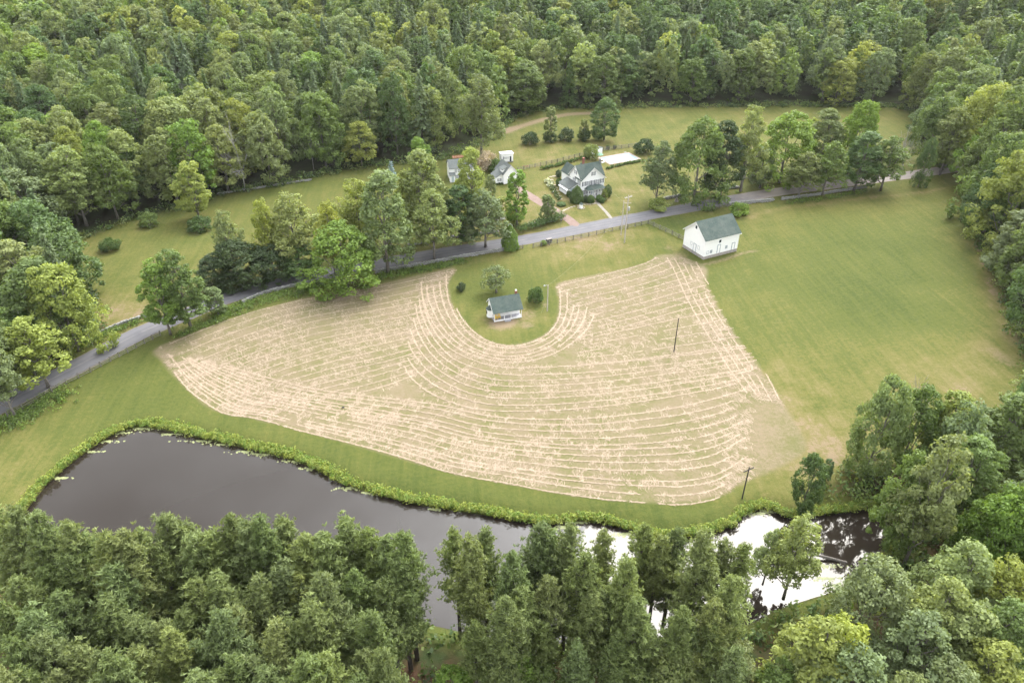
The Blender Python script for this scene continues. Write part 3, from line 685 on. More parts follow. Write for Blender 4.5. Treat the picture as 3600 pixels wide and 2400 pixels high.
def rocking_chair(x, y, rz, label):
    o = empty('rocking_chair', label=label, category='chair', group='yellow chairs on the cottage porch')
    c, s = math.cos(CRZ), math.sin(CRZ); o.location = (ca[0] + c * x - s * y, ca[1] + s * x + c * y, .37); o.rotation_euler.z = CRZ + rz
    MB().box(-.3, .3, -.28, .25, .40, .45).build('seat', M['yellow'], o)
    b = MB()
    for i in range(5): b.box(-.28 + i * .125, -.2 + i * .125, .22, .26, .45, 1.12)
    b.box(-.3, .3, .21, .27, 1.08, 1.18); b.build('backrest', M['yellow'], o)
    for sx in (-.32, .28):
        MB().box(sx, sx + .05, -.3, -.25, .05, .64).build('leg', M['yellow'], o); MB().box(sx, sx + .05, .2, .25, .05, .64).build('leg', M['yellow'], o)
        MB().box(sx - .02, sx + .07, -.34, .28, .64, .68).build('armrest', M['yellow'], o); MB().box(sx, sx + .05, -.42, .42, 0, .05).build('rocker', M['yellow'], o)
rocking_chair(.62, .55, 0.25, 'yellow porch chair next to the corner post of the small cottage')
rocking_chair(1.42, .62, -0.15, 'yellow porch chair further in from the corner post of the cottage')

# carriage house with dormer
ga = GF(1770.4, 648); AX = HRZ
cs = empty('carriage_house', (ga[0], ga[1], 0), AX, 'white outbuilding with grey-green roof, dormer and side lean-to', 'outbuilding')
KW, KD, KE, KR = 5.2, 6.4, 3.4, 6.1
gable_body(0, KW, 0, KD, KE, KR, 'y').build('wall', M['white'], cs)
gable_roof(0, KW, 0, KD, KE, KR, 'y', ov=.35, ov_end=.3).build('roof', M['roof_grey'], cs)
s3 = (KR - KE) / (KW / 2)
rake(MB(), [(-.35, KE - s3 * .35), (KW / 2, KR)], -.33, .03).build('rake_board', M['trim'], cs); rake(MB(), [(KW / 2, KR), (KW + .35, KE - s3 * .35)], -.33, .03).build('rake_board', M['trim'], cs)
MB().extr([(-2.3, .8, 0), (-.01, .8, 0), (-.01, .8, 3.55), (-2.3, .8, 2.5)], (0, 4.0, 0)).build('lean_to_wall', M['white'], cs)
MB().slab([(-2.6, .5, 2.5), (-.02, .5, 3.75), (-.02, 5.0, 3.75), (-2.6, 5.0, 2.5)], .13).build('lean_to_roof', M['roof_grey'], cs)
window(cs, ('F', .8), -1.15, 1.0, .55, .9)
MB().extr([(.15, .9, 3.6), (2.4, .9, 3.6), (2.4, .9, 5.5), (.15, .9, 4.75)], (0, 2.3, 0)).build('dormer_wall', M['white'], cs)
MB().slab([(-.15, .7, 4.75), (2.5, .7, 5.65), (2.5, 3.4, 5.65), (-.15, 3.4, 4.75)], .12).build('dormer_roof', M['roof_grey'], cs)
window(cs, ('F', 0), KW * .5, 1.1, .8, 1.3)
door(cs, ('F', 0), KW * .8, .1, 1.0, 2.1)

# white shed behind it
sa_ = GF(1763, 573.5)
sh_ = empty('shed', (sa_[0], sa_[1], 0), AX * .55, 'white flat-roofed shed with dark shutters on the lawn behind the outbuilding', 'shed')
MB().extr([(0, 0, .35), (0, 3.2, .35), (0, 3.2, 2.9), (0, 0, 3.2)][::-1], (4.3, 0, 0)).build('wall', M['white'], sh_)
MB().box(.05, 4.25, .05, 3.15, -.1, .35).build('foundation', M['stone'], sh_)
MB().slab([(-.2, -.25, 3.3), (4.5, -.25, 3.3), (4.5, 3.4, 3.0), (-.2, 3.4, 3.0)], .12).build('roof', M['trim'], sh_)
for i in range(3): window(sh_, ('F', 0), 1.35 + i * .55, 1.35, .5, .75, False)
for x in (.8, 3.35): MB().box(x - .14, x + .14, -.05, -.005, 1.2, 2.2).build('shutter', M['shutter'], sh_)
window(sh_, ('L', 0), 1.6, 1.3, .6, .9, False)
door(sh_, ('F', 0), 3.3, .35, .0 + .6, 1.9, 'shutter')

# white house among the trees
wa = GF(1583, 636)
wh = empty('white_house', (wa[0], wa[1], 0), AX * .5, 'low white house with grey roof half hidden by tall roadside trees', 'house')
gable_body(0, 8.5, 0, 6.0, 4.3, 6.2, 'x').build('wall', M['white'], wh)
gable_roof(0, 8.5, 0, 6.0, 4.3, 6.2, 'x').build('roof', M['roof_grey'], wh)
for a in (2.0, 3.0, 6.2): window(wh, ('F', 0), a, 2.7, .7, 1.1, a > 4)
for a in (2.4, 6.2): window(wh, ('F', 0), a, .7, .8, 1.2)
MB().extr([(-.2, -1.5, 0), (1.5, -1.5, 0), (1.5, -1.5, 2.3), (-.2, -1.5, 2.3)], (0, 1.48, 0)).build('entry_porch', M['white'], wh)
MB().slab([(-.4, -1.8, 2.4), (1.7, -1.8, 2.4), (1.7, -.02, 2.9), (-.4, -.02, 2.9)], .1).build('entry_roof', M['roof_grey'], wh)
door(wh, ('F', -1.5), .65, .1, .8, 1.9, 'blue_white')
dk = GF(1592, 566)
d_ = empty('timber_deck', (dk[0], dk[1], 0), AX * .5, 'reddish timber deck with railing behind the low white house', 'deck')
MB().box(0, 4.2, 0, 2.2, .9, 1.05).build('platform', M['red_wood'], d_); MB().box(0, 4.2, -.02, .05, 1.95, 2.05).build('railing', M['red_wood'], d_)
for i in range(8): MB().box(i * .585, i * .585 + .09, -.0, .06, 0, 1.95).build('post', M['red_wood'], d_)

# pool shed
pa, pb = GF(2088.4, 545), GF(2117, 541)
ps, PW, PRZ = site('pool_shed', pa, pb, 'small white shed with dark roof beside the swimming pool', 'shed')
MB().extr([(0, 0, 0), (0, 2.2, 0), (0, 2.2, 2.0), (0, 0, 2.4)][::-1], (PW, 0, 0)).build('wall', M['white'], ps)
MB().slab([(-.15, -.15, 2.5), (PW + .15, -.15, 2.5), (PW + .15, 2.4, 2.08), (-.15, 2.4, 2.08)], .1).build('roof', M['roof_grey'], ps)
door(ps, ('R', PW), 1.1, .05, .8, 1.9, 'blue_white')

# swimming pool
o0, o1, o2, o3 = [np.array(GF(*q)) for q in [(2146.4,575.5),(2252.7,556.8),(2225,535.4),(2125.9,550.5)]]
ang = math.atan2(o1[1] - o0[1], o1[0] - o0[0]); PLW, PLD = 11.6, 6.4
pool = empty('swimming_pool', (o0[0], o0[1], 0), ang, 'rectangular swimming pool with pale water and stone coping on the lawn', 'pool')
cp = MB().box(-.9, PLW + .9, -.9, 0, .0, .09).box(-.9, PLW + .9, PLD, PLD + .9, .0, .09).box(-.9, 0, 0, PLD, .0, .09).box(PLW, PLW + .9, 0, PLD, .0, .09); cp.build('coping', M['coping'], pool)
MB().box(0, .6, .06, PLD - 1.1, -.02, .05).box(PLW - 1.0, PLW, .06, PLD - 1.1, -.02, .05).box(0, PLW, PLD - 1.1, PLD, -.02, .05).box(0, PLW, 0, .06, -.02, .07).build('tile_band', M['liner_blue'], pool)
t = NT('pool_water'); P = t.obj(); n1 = t.noise(1.2, 3, .6, P)
t.bsdf(t.mix(t.rng(n1, .3, .7), (0.72, 0.82, 0.86), (0.80, 0.87, 0.89)), 0.05, 0.5, n1, 0.05, 0.05, IOR=1.33); M['pool_water'] = t.m  # whitish base colour stands in for liner and sky glint on the water
MB().box(.6, PLW - 1.0, .06, PLD - 1.1, -.05, .03).build('water', M['pool_water'], pool)
def in_pool(x, y): c, s = math.cos(ang), math.sin(ang); return (o0[0] + c * x - s * y, o0[1] + s * x + c * y)
lad = empty('pool_ladder', (*in_pool(PLW - 1.6, PLD), 0.05), ang, 'white pool ladder rails on the far side of the pool', 'ladder')
for x in (0, .5): MB().tube([(x, -.25, .0), (x, -.2, .75), (x, .2, .75), (x, .3, .1)], .03, 6).build('rail', M['plastic'], lad)
um = empty('parasol', (*in_pool(-1.6, 4.9), 0), 0, 'green parasol shading a white table at the end of the pool', 'parasol')
MB().lathe([(1.35, 2.05), (.75, 2.4), (.03, 2.65)], n=8).build('canopy', M['green_cloth'], um); MB().tube([(0, 0, 0), (0, 0, 2.6)], .03).build('pole', M['plastic'], um)
tb = empty('patio_table', (*in_pool(-1.55, 3.4), 0), 0, 'round white patio table under the green parasol', 'table')
MB().lathe([(.6, .70), (.6, .75)], n=14).build('table_top', M['plastic'], tb)
for k in range(3): w = 2.1 * k; MB().tube([(.4 * math.cos(w), .4 * math.sin(w), 0), (.2 * math.cos(w), .2 * math.sin(w), .7)], .025, 5).build('leg', M['plastic'], tb)
def lounger(p, rz, label):
    o = empty('sun_lounger', (*p, .0), rz, label, 'lounger', 'white loungers by the pool')
    MB().box(-.3, .3, -.9, .3, .28, .34).build('seat', M['plastic'], o)
    MB().slab([(-.3, .3, .34), (.3, .3, .34), (.3, .85, .8), (-.3, .85, .8)], .05).build('backrest', M['plastic'], o)
    for sx in (-.27, .22):
        for sy in (-.8, .2): MB().box(sx, sx + .05, sy, sy + .05, 0, .28).build('leg', M['plastic'], o)
lounger(in_pool(6.0, -1.6), ang + 2.9, 'white lounger on the house side of the pool, nearest the parasol end')
lounger(in_pool(8.2, -1.5), ang + 2.7, 'white lounger on the house side of the pool, further from the parasol')
lounger(in_pool(-1.8, 1.9), ang - 1.2, 'white lounger at the short end of the pool beside the parasol table')

# well house
wx, wy = GF(2043, 731)
we = empty('well_house', (wx, wy, 0), HRZ, 'tiny white well house with green pointed roof on the front lawn', 'well house')
MB().lathe([(.62, 0), (.55, 1.25)], n=6).build('wall', M['white'], we); MB().lathe([(.75, 1.25), (.02, 1.85)], n=6).build('roof', M['roof'], we)
rg = MB()
for k in range(9): w = k * .7; rg.box(1.0 * math.cos(w) - .2, 1.0 * math.cos(w) + .2, 1.0 * math.sin(w) - .2, 1.0 * math.sin(w) + .2, 0, .12)
rg.build('stone_ring', M['flag'], we)

# ------------------------------------------------------------------ fences, walls, poles
def fence(pts, label, rails=3, h=1.25, gap=2.6, mat='wood', r=0.055, white_posts=()):
    P = np.array([GF(*q) for q in pts]); o = empty('rail_fence', (P[0][0], P[0][1], 0), 0, label, 'fence')
    R = random.Random(len(label)); posts = []
    for a, b in zip(P[:-1], P[1:]):
        n = max(1, round(np.linalg.norm(b - a) / gap))
        for i in range(n): posts.append(a + (b - a) * i / n)
    posts.append(P[-1]); base = P[0]
    pm = MB().box(-.09, .09, -.09, .09, -.2, h + .12).mesh('post', M[mat])
    for k, p in enumerate(posts):
        x = link('post', pm, o, (p[0] - base[0], p[1] - base[1], 0)); x.rotation_euler = (R.uniform(-.03, .03), R.uniform(-.03, .03), R.uniform(0, 3)); x.scale = (1, 1, R.uniform(.94, 1.06))
    rm = MB().box(0, 1, -.03, .03, -r, r).mesh('rail', M[mat])
    for a, b in zip(posts[:-1], posts[1:]):
        d = b - a; L = float(np.linalg.norm(d))
        for k in range(rails):
            x = link('rail', rm, o, (a[0] - base[0], a[1] - base[1], h * (k + .75) / rails + R.uniform(-.03, .03)))
            x.scale = (L, 1, 1); x.rotation_euler = (0, R.uniform(-.015, .015), math.atan2(d[1], d[0]))
    return o
fence([(1874,871),(1931,861),(2097,825),(2233,797),(2278,787)], 'weathered rail fence along the road below the farmhouse', 3)
fence([(2278,787),(2340,815),(2410,848)], 'weathered rail fence running from the road down to the white barn', 3)
fence([(565,1180),(510,1208),(450,1240),(390,1270),(320,1308),(235,1350),(130,1410),(30,1468)], 'long grey rail fence beside the road at the corner above the pond', 3)
fence([(2119,531),(2160,526),(2235,516)], 'dark rail fence on the far side of the swimming pool', 4, 1.4)
fence([(1821,601),(1862,592),(1900,584),(1960,571),(2020,555),(2071,543)], 'wooden rail fence with hedge from the outbuilding to the pool shed', 3)
fence([(2501,740),(2557,727)], 'short rail fence behind the barn roof next to the stone wall', 3)
fence([(1838,873),(1824,876)], 'tiny grey gate panel at the end of the long stone wall', 4, 1.1, 2.0)

def rock(seed):
    r = np.random.default_rng(seed); ico = [(0, 0, -1), (.72, -.53, -.45), (-.28, -.85, -.45), (-.89, 0, -.45), (-.28, .85, -.45), (.72, .53, -.45), (.28, -.85, .45), (-.72, -.53, .45), (-.72, .53, .45), (.28, .85, .45), (.89, 0, .45), (0, 0, 1)]
    F = [(0,1,2),(1,0,5),(0,2,3),(0,3,4),(0,4,5),(1,5,10),(2,1,6),(3,2,7),(4,3,8),(5,4,9),(1,10,6),(2,6,7),(3,7,8),(4,8,9),(5,9,10),(6,10,11),(7,6,11),(8,7,11),(9,8,11),(10,9,11)]
    V = [tuple(.5 * np.array(v) * (1 + r.uniform(-.22, .22, 3)) * (1, .8, .75)) for v in ico]; mb = MB(); mb.add(V, F); return mb.mesh('stone', M['stone'])
ROCKS = [rock(i) for i in range(6)]
def stone_wall(pts, label, h=.85, z=0.0, step=.62):
    P = spline(np.array([GF(*q) for q in pts]), step); o = empty('stone_wall', (P[0][0], P[0][1], 0), 0, label, 'wall')
    R = random.Random(len(pts) * 7 + len(label)); base = P[0]; n = len(P); courses = 3 if n < 95 else 2
    for i in range(n - 1):
        d = P[i + 1] - P[i]; a = math.atan2(d[1], d[0]); 
        for k in range(courses):
            s = h / courses * 1.35 * (1 - .08 * k); q = P[i] + d * (.5 * (k % 2)) + np.array([-d[1], d[0]]) * R.uniform(-.12, .12)
            x = link('stone', ROCKS[R.randrange(6)], o, (q[0] - base[0], q[1] - base[1], h * (k + .5) / courses + R.uniform(-.05, .05)))
            x.rotation_euler = (R.uniform(-.4, .4), R.uniform(-.4, .4), a + R.choice((0, math.pi)) + R.uniform(-.4, .4)); x.scale = (.95 * R.uniform(.8, 1.2), .85 * R.uniform(.8, 1.2), s * 1.25 * R.uniform(.8, 1.2))
stone_wall([(1323,960),(1438,940),(1540,922),(1630,905),(1774,881),(1822,874)], 'long grey dry-stone wall along the field side of the road', 1.0)
stone_wall([(855,1066),(905,1042),(961,1024),(1040,1005),(1119,990)], 'grey dry-stone wall by the shaded bend of the road below the big maple')
stone_wall([(1438,864),(1525,850),(1608,834),(1690,824),(1755,817)], 'dark stone wall beneath the tall trees on the house side of the road')
stone_wall([(345,1177),(390,1155),(440,1135),(490,1120),(530,1106)], 'low stone wall edging the side pasture above the grassy verge', .7)
stone_wall([(2285,722),(2330,705),(2370,695),(2454,682)], 'stone wall beneath the pair of big trees east of the farmhouse', .95)
stone_wall([(2562,723),(2620,717),(2680,711),(2722,707)], 'short thick stone wall beside the round bush behind the barn', 1.1)
stone_wall([(2749,703),(2800,697),(2870,688),(2960,673),(3048,660)], 'stone wall under the slender trees at the top of the big green pasture', .95)
stone_wall([(2526,669),(2560,665),(2600,661)], 'stone wall segment beside the bare white snag', .9)
stone_wall([(1860,795),(1900,786),(1930,781),(1950,777)], 'low stone wall and shrubs at the mouth of the red driveway', .7)
stone_wall([(770,684),(816,676),(900,664),(1000,648),(1097,634)], 'tumbled stone wall along the foot of the forest edge', .6)

def pole(name, base, top, label, mat='pole', r=.15, arm=None, parts=()):
    x, y = GF(*base); vt = top[1] / 1.53061; h = 3.0
    while proj_v(x, y, h) > vt and h < 25: h += .05
    o = empty(name, (x, y, 0), 0, label, 'utility pole'); MB().tube([(0, 0, -.5), (0, 0, h)], [r, r * .7], 8).build('shaft', M[mat], o)
    if arm: MB().box(-arm / 2, arm / 2, -.06, .06, h - .65, h - .5).build('crossarm', M[mat], o).rotation_euler = (0, 0, .5)
    return o, (x, y, h)
p1, t1 = pole('utility_pole', (2195,853), (2193,687), 'tall pale utility pole with transformer at the roadside below the farmhouse', 'pole_pale', .17, 2.4)
h = t1[2]
MB().box(-.9, .9, -.05, .05, h - 2.3, h - 2.2).build('lower_crossarm', M['pole_pale'], p1)
MB().lathe([(.24, h - 4.4), (.28, h - 4.2), (.28, h - 3.4), (.1, h - 3.3)], .42, 0, 10).build('transformer', M['metal'], p1)
for x in (-1.1, -.6, .6, 1.1): MB().lathe([(.05, h - .5), (.07, h - .38), (.03, h - .3)], x * math.cos(.5), x * math.sin(.5), 6).build('insulator', M['plastic'], p1)
p1b, t1b = pole('utility_pole', (2183,826), (2189,706), 'slim brace pole standing close behind the transformer pole', 'pole_pale', .13)
p2, t2 = pole('utility_pole', (1924,1093), (1921,1002), 'pale pole with a lamp on the cottage lawn', 'pole_pale', .14)
MB().tube([(0, 0, t2[2] - .25), (-.5, 0, t2[2] - .05), (-.75, 0, t2[2] - .1)], .04, 5).build('lamp_arm', M['metal'], p2); MB().lathe([(.22, -.22), (.2, 0), (.06, .12)], n=8).xf(Matrix.Translation((-.85, 0, t2[2] - .12))).build('lamp_head', M['metal'], p2)
p3, t3 = pole('utility_pole', (2369,1236), (2380,1118), 'thin dark pole standing alone in the mown hay', 'pole_dark', .13)
p4, t4 = pole('utility_pole', (2609,1751), (2623,1642), 'dark pole with a short crossarm on the pond bank', 'pole_dark', .13, 2.2)
def wire(a, b, sag, label, r=.013):
    a, b = Vector(a), Vector(b); pts = [a.lerp(b, k / 14) - Vector((0, 0, sag * 4 * (k / 14) * (1 - k / 14))) for k in range(15)]
    o = MB().tube(pts, r, 4).build('power_line', M['wire']); tag(o, label, 'cable')
wire((t1[0], t1[1], t1[2] - 2.2), (t2[0], t2[1], t2[2] - .1), 2.0, 'slack cable from the transformer pole down to the cottage pole')
wire((t1[0] - .8, t1[1], t1[2] - 2.2), in_house(W * .9, -.1, 5.0), .6, 'cable from the transformer pole to the farmhouse front')
wire((t2[0] - .1, t2[1] - .1, t2[2] * .55), (t2[0] - 1.6, t2[1] - 1.5, .1), 0, 'guy wire slanting from the lamp pole to the lawn', .018)

# small things
bx, by = GF(1930, 853)
mb_ = empty('storage_box', (bx, by, 0), HRZ, 'black wooden box with a brown lid at the roadside fence', 'box')
MB().box(-.8, .8, -.35, .35, .25, 1.15).build('body', M['dark'], mb_); MB().box(-.86, .86, -.42, .42, 1.15, 1.25).build('lid', M['stump'], mb_)
for sx in (-.7, .6): MB().box(sx, sx + .1, -.3, .3, 0, .25).build('leg', M['dark'], mb_)
for (u, v, lab) in [(1972, 787, 'small dark mailbox beside the red driveway')]:
    x, y = GF(u, v); m = empty('mailbox', (x, y, 0), HRZ, lab, 'mailbox'); MB().box(-.05, .05, -.05, .05, 0, 1.1).build('post', M['wood'], m); MB().box(-.16, .16, -.28, .28, 1.1, 1.4).build('body', M['dark'], m)
for (u, v, lab) in [(1768, 774, 'white garden bench on the grass beneath the roadside trees'), (1794, 797, 'white garden bench next to the cone shaped evergreen')]:
    x, y = GF(u, v); b = empty('garden_bench', (x, y, 0), .3, lab, 'bench')
    MB().box(-.7, .7, -.22, .22, .4, .45).build('seat', M['plastic'], b); MB().box(-.7, .7, .2, .25, .45, .9).build('backrest', M['plastic'], b)
    for sx in (-.65, .6): MB().box(sx, sx + .06, -.2, .22, 0, .4).build('leg', M['plastic'], b)
for (u, v, lab) in [(2378, 708, 'weathered tree stump by the road, the one nearer the farmhouse'), (2394, 706, 'weathered tree stump by the road, the one further from the farmhouse')]:
    x, y = GF(u, v); s = MB().lathe([(.62, 0), (.42, .35), (.38, .95), (.30, 1.1)], n=9); R = random.Random(u); s.v = [(a * R.uniform(.85, 1.15), b * R.uniform(.85, 1.15), c * R.uniform(.9, 1.1)) for a, b, c in s.v]
    o = s.build('tree_stump', M['stump']); o.location = (x, y, 0); tag(o, lab, 'stump', 'roadside stumps')
x, y = GF(1207, 1434); o = link('boulder', ROCKS[2], None, (x, y, .25)); o.scale = (.55, .5, .5); o.data = o.data.copy(); o.data.materials[0] = M['dark']; tag(o, 'small dark rock lying in the mown hay above the pond', 'rock')
# garden furniture by the drive, stump of the paddock, lawn stones
for (u, v, s, lab) in [(1848, 587, 1.0, 'low pile of brush on the lawn near the garden fence'),]:
    x, y = GF(u, v); mb = MB(); R = random.Random(3)
    for i in range(26): a = Vector((R.uniform(-1, 1), R.uniform(-.5, .5), R.uniform(.05, .4))); d = Vector((R.uniform(-.8, .8), R.uniform(-.4, .4), R.uniform(-.1, .2))); mb.tube([a, a + d], [.05, .02], 4)
    o = mb.build('brush_pile', M['red_wood']); o.location = (x, y, 0); tag(o, lab, 'brush pile')
x0, y0 = GF(2890, 1960); mb = MB(); mb.tube([(0, 0, -.2), (-3, .5, .5), (-7, 1.2, .9), (-10, 1.5, .6)], [.28, .22, .15, .06], 7).tube([(-5, .9, .8), (-6.5, 2.2, 1.1)], [.1, .04], 5).tube([(-6.5, 1.1, .8), (-8, -.2, 1.2)], [.1, .03], 5)
o = mb.build('fallen_trunk', M['bark']); o.location = (x0 + 4, y0, WATER_Z); tag(o, 'fallen tree trunk leaning out over the bright end of the pond', 'log')

# ------------------------------------------------------------------ vegetation: generators
def unit(v): return v / (np.linalg.norm(v, axis=-1, keepdims=True) + 1e-9)
def cards(C, N, S, r, asp=0.62, fold=0.25, along=None):
    """small folded leaf sprays: 4 corner points each; returns verts (4n,3)"""
    n = len(C); N = unit(N)
    T = along if along is not None else r.normal(size=(n, 3)); T = unit(T - N * np.sum(T * N, 1, keepdims=True)); B = np.cross(N, T); S = np.asarray(S)[:, None]
    tip = r.uniform(.8, 1.2, (n, 1))
    V = np.stack([C - T * S, C - B * S * asp * r.uniform(.7, 1.2, (n, 1)) + N * S * fold * r.uniform(-.3, 1, (n, 1)), C + T * S * tip, C + B * S * asp * r.uniform(.7, 1.2, (n, 1)) + N * S * fold * r.uniform(-.3, 1, (n, 1))], 1)
    return V.reshape(-1, 3)
def quads(n): return np.arange(4 * n).reshape(n, 4)
def sphere_dirs(n, r): return unit(r.normal(size=(n, 3)))
def puffs_to_cards(PC, PR, n, size, r, axis_c=None, up=.45, keep=-.35, asp=.62, flat=.8):
    Cs, Ns, Ss, Sh = [], [], [], []
    for i in range(len(PC)):
        d = sphere_dirs(n, r); out = np.array([0, 0, up])
        if axis_c is not None:
            o = PC[i] - axis_c[i]; out = out + .8 * o / (np.linalg.norm(o) + 1e-6)
        d = d[(d @ out) > keep]
        rad = PR[i] * r.uniform(.55, 1.08, (len(d), 1)) * (1, 1, flat)
        Cs.append(PC[i] + d * rad); Ns.append(d * .8 + r.normal(size=d.shape) * .5 + (0, 0, .25)); Ss.append(size * r.uniform(.65, 1.35, len(d)))
        Sh.append(np.clip(r.uniform(.82, 1.18) * r.uniform(.8, 1.2, len(d)), .6, 1.4))
    C, N, S, H = np.vstack(Cs), np.vstack(Ns), np.concatenate(Ss), np.concatenate(Sh)
    return cards(C, N, S, r, asp), np.repeat(H, 4)
def limb(mb, a, b, ra, rb, r, n=5, seg=4, bend=.12):
    a, b = np.array(a, float), np.array(b, float); L = np.linalg.norm(b - a); pts = []
    for k in range(seg + 1):
        t = k / seg; p = a + (b - a) * t + (r.normal(size=3) * bend * L * t * (1 - t) * 1.5 if 0 < k < seg else 0) + np.array([0, 0, -.10 * L * math.sin(math.pi * t)]); pts.append(p)
    mb.tube(pts, [ra + (rb - ra) * k / seg for k in range(seg + 1)], n, False); return pts
def broadleaf(seed, H=18.0, Wd=10.0, base=.18, lobes=7, core=.30, lob=.24, np_=22, nc=46, card=.34, trunk=.26, spread=.30, top=.0, trunkonly=False):
    r = np.random.default_rng(seed); cb = H * base; ch = H - cb; EL = [(np.array([0, 0, cb + ch * .50]), np.array([core * Wd, core * Wd, ch * .46]))]
    for k in range(lobes):
        a = 2 * math.pi * (k + r.uniform(-.3, .3)) / lobes * 2.4; t = (k + .5) / lobes; h = cb + ch * (.14 + .68 * t)
        sp = spread * Wd * (1 - .55 * max(0, t - .45) / .55) * r.uniform(.7, 1.15); s = lob * Wd * r.uniform(.75, 1.2) * (1 - .25 * t)
        EL.append((np.array([sp * math.cos(a), sp * math.sin(a), h]), np.array([s, s, min(s * r.uniform(1.1, 1.95), H - h)])))
    EL.append((np.array([r.uniform(-.1, .1) * Wd, r.uniform(-.1, .1) * Wd, H - lob * Wd * .75]), np.array([lob * Wd * .8] * 3)))
    PC, PR, AX = [], [], []
    for i, (c, e) in enumerate(EL):
        m = np_ * (3 if i == 0 else 1); d = sphere_dirs(m, r); d = d[d[:, 2] > -.75]
        q = c + d * e * r.uniform(.78, 1.06, (len(d), 1))
        ok = np.ones(len(q), bool)
        for j, (c2, e2) in enumerate(EL):
            if j != i: ok &= np.sum(((q - c2) / e2) ** 2, 1) > .55
        q = q[ok]; PC.append(q); PR.append(r.uniform(.062, .118, len(q)) * Wd); AX.append(np.repeat(c[None], len(q), 0))
    PC, PR, AX = np.vstack(PC), np.concatenate(PR), np.vstack(AX)
    V, sh = puffs_to_cards(PC, PR, nc, card, r, AX)
    mb = MB(); lean = r.normal(size=2) * .02 * H
    tp = [np.array([lean[0] * t * t + r.normal() * .012 * H * t, lean[1] * t * t + r.normal() * .012 * H * t, H * .82 * t]) for t in np.linspace(0, 1, 7)]
    tp[0][2] = -.4; mb.tube(tp, [trunk * x for x in (1.35, .95, .8, .62, .45, .28, .1)], 7)
    for c, e in EL[1:]:
        k = min(5, max(1, int((c[2] / H) / .82 * 6 - 1.2))); limb(mb, tp[k], c, trunk * .42, .05, r)
        for _ in range(2): limb(mb, c * .6 + tp[k] * .4, c + unit(r.normal(size=3)) * e * .8, trunk * .2, .03, r, 4, 3)
    return mb, V, sh, H, Wd
def pine(seed, H=24.0, Wd=8.5, base=.38, whorl=.95, nb=6, card=.40, dens=1.0, trunk=.30, ragged=.35):
    r = np.random.default_rng(seed); mb = MB(); mb.tube([(0, 0, -.4), (.05, 0, H * .3), (r.normal() * .12, r.normal() * .12, H * .65), (0, 0, H - .3)], [trunk * 1.2, trunk, trunk * .6, .05], 7)
    Cs, Ns, Ss, Al, Sh = [], [], [], [], []
    z = H * base
    while z < H - .3:
        t = (z - H * base) / (H * (1 - base)); prof = (min(1, .55 + 1.6 * t) if t < .28 else 1.0) * (1 - t) ** .66
        for k in range(nb):
            a = r.uniform(0, 2 * math.pi); L = max(.5, Wd / 2 * prof * r.uniform(1 - ragged, 1.15)); rise = L * (.18 + .75 * t) + r.normal() * .2
            d = np.array([math.cos(a), math.sin(a), 0]); p0 = np.array([0, 0, z]); p1 = p0 + d * L + (0, 0, rise)
            if L > 1.2: mb.tube([p0, p0 + d * L * .5 + (0, 0, rise * .28 - .06 * L), p0 + d * L * .92 + (0, 0, rise * .85)], [.05 + .012 * L, .04, .015], 4, False)
            m = max(3, int(4.2 * L * dens))
            for j in range(m):
                s = r.uniform(.22, 1.06); c = p0 + d * L * s + (0, 0, rise * s ** 1.6) + r.normal(size=3) * (.26 * L ** .5, .26 * L ** .5, .22); n = 9
                dd = unit(r.normal(size=(n, 3)) * (.8, .8, .6) + d * .35 + (0, 0, 1.0)); tone = r.uniform(.8, 1.2)
                Cs.append(c + dd * card * r.uniform(.3, 1.1, (n, 1))); Al.append(dd); Ns.append(unit(r.normal(size=(n, 3)) + d * .5 + (0, 0, .9))); Ss.append(card * r.uniform(.6, 1.15, n)); Sh.append(tone * r.uniform(.82, 1.18, n))
        z += whorl * r.uniform(.75, 1.2) * (1 - .35 * t)
    V = cards(np.vstack(Cs), np.vstack(Ns), np.concatenate(Ss), r, .25, .15, np.vstack(Al)); return mb, V, np.repeat(np.clip(np.concatenate(Sh), .6, 1.4), 4), H, Wd
def spruce(seed, H=20.0, Wd=6.5, base=.06, card=.42, step=.62, nb=9, droop=.22, trunk=.22, fill=5):
    r = np.random.default_rng(seed); mb = MB(); mb.tube([(0, 0, -.3), (0, 0, H - .2)], [trunk, .03], 6)
    Cs, Ns, Ss, Al, Sh = [], [], [], [], []; z = H * base
    while z < H - .15:
        t = (z - H * base) / (H * (1 - base)); R0 = Wd / 2 * (1 - t) ** .85 + .12
        for k in range(max(4, int(nb * (1 - .5 * t)))):
            a = r.uniform(0, 2 * math.pi); L = R0 * r.uniform(.72, 1.12); d = np.array([math.cos(a), math.sin(a), 0]); m = max(2, int(fill * L ** .7)); s = r.uniform(.35, 1, m)[:, None]
            c = np.array([0, 0, z]) + d * L * s + np.array([0, 0, 1]) * (-droop * L * s ** 1.5 + .05) + r.normal(size=(m, 3)) * .14; al = unit(d + (0, 0, -droop) + r.normal(size=(m, 3)) * .45)
            Cs.append(c); Al.append(al); Ns.append(unit(np.array([0, 0, 1.0]) + d * .6 + r.normal(size=(m, 3)) * .35)); Ss.append(card * r.uniform(.7, 1.2, m)); Sh.append(r.uniform(.85, 1.15) * r.uniform(.85, 1.15, m))
        z += step * (1 - .4 * t)
    V = cards(np.vstack(Cs), np.vstack(Ns), np.concatenate(Ss), r, .5, .2, np.vstack(Al)); return mb, V, np.repeat(np.clip(np.concatenate(Sh), .6, 1.4), 4), H, Wd
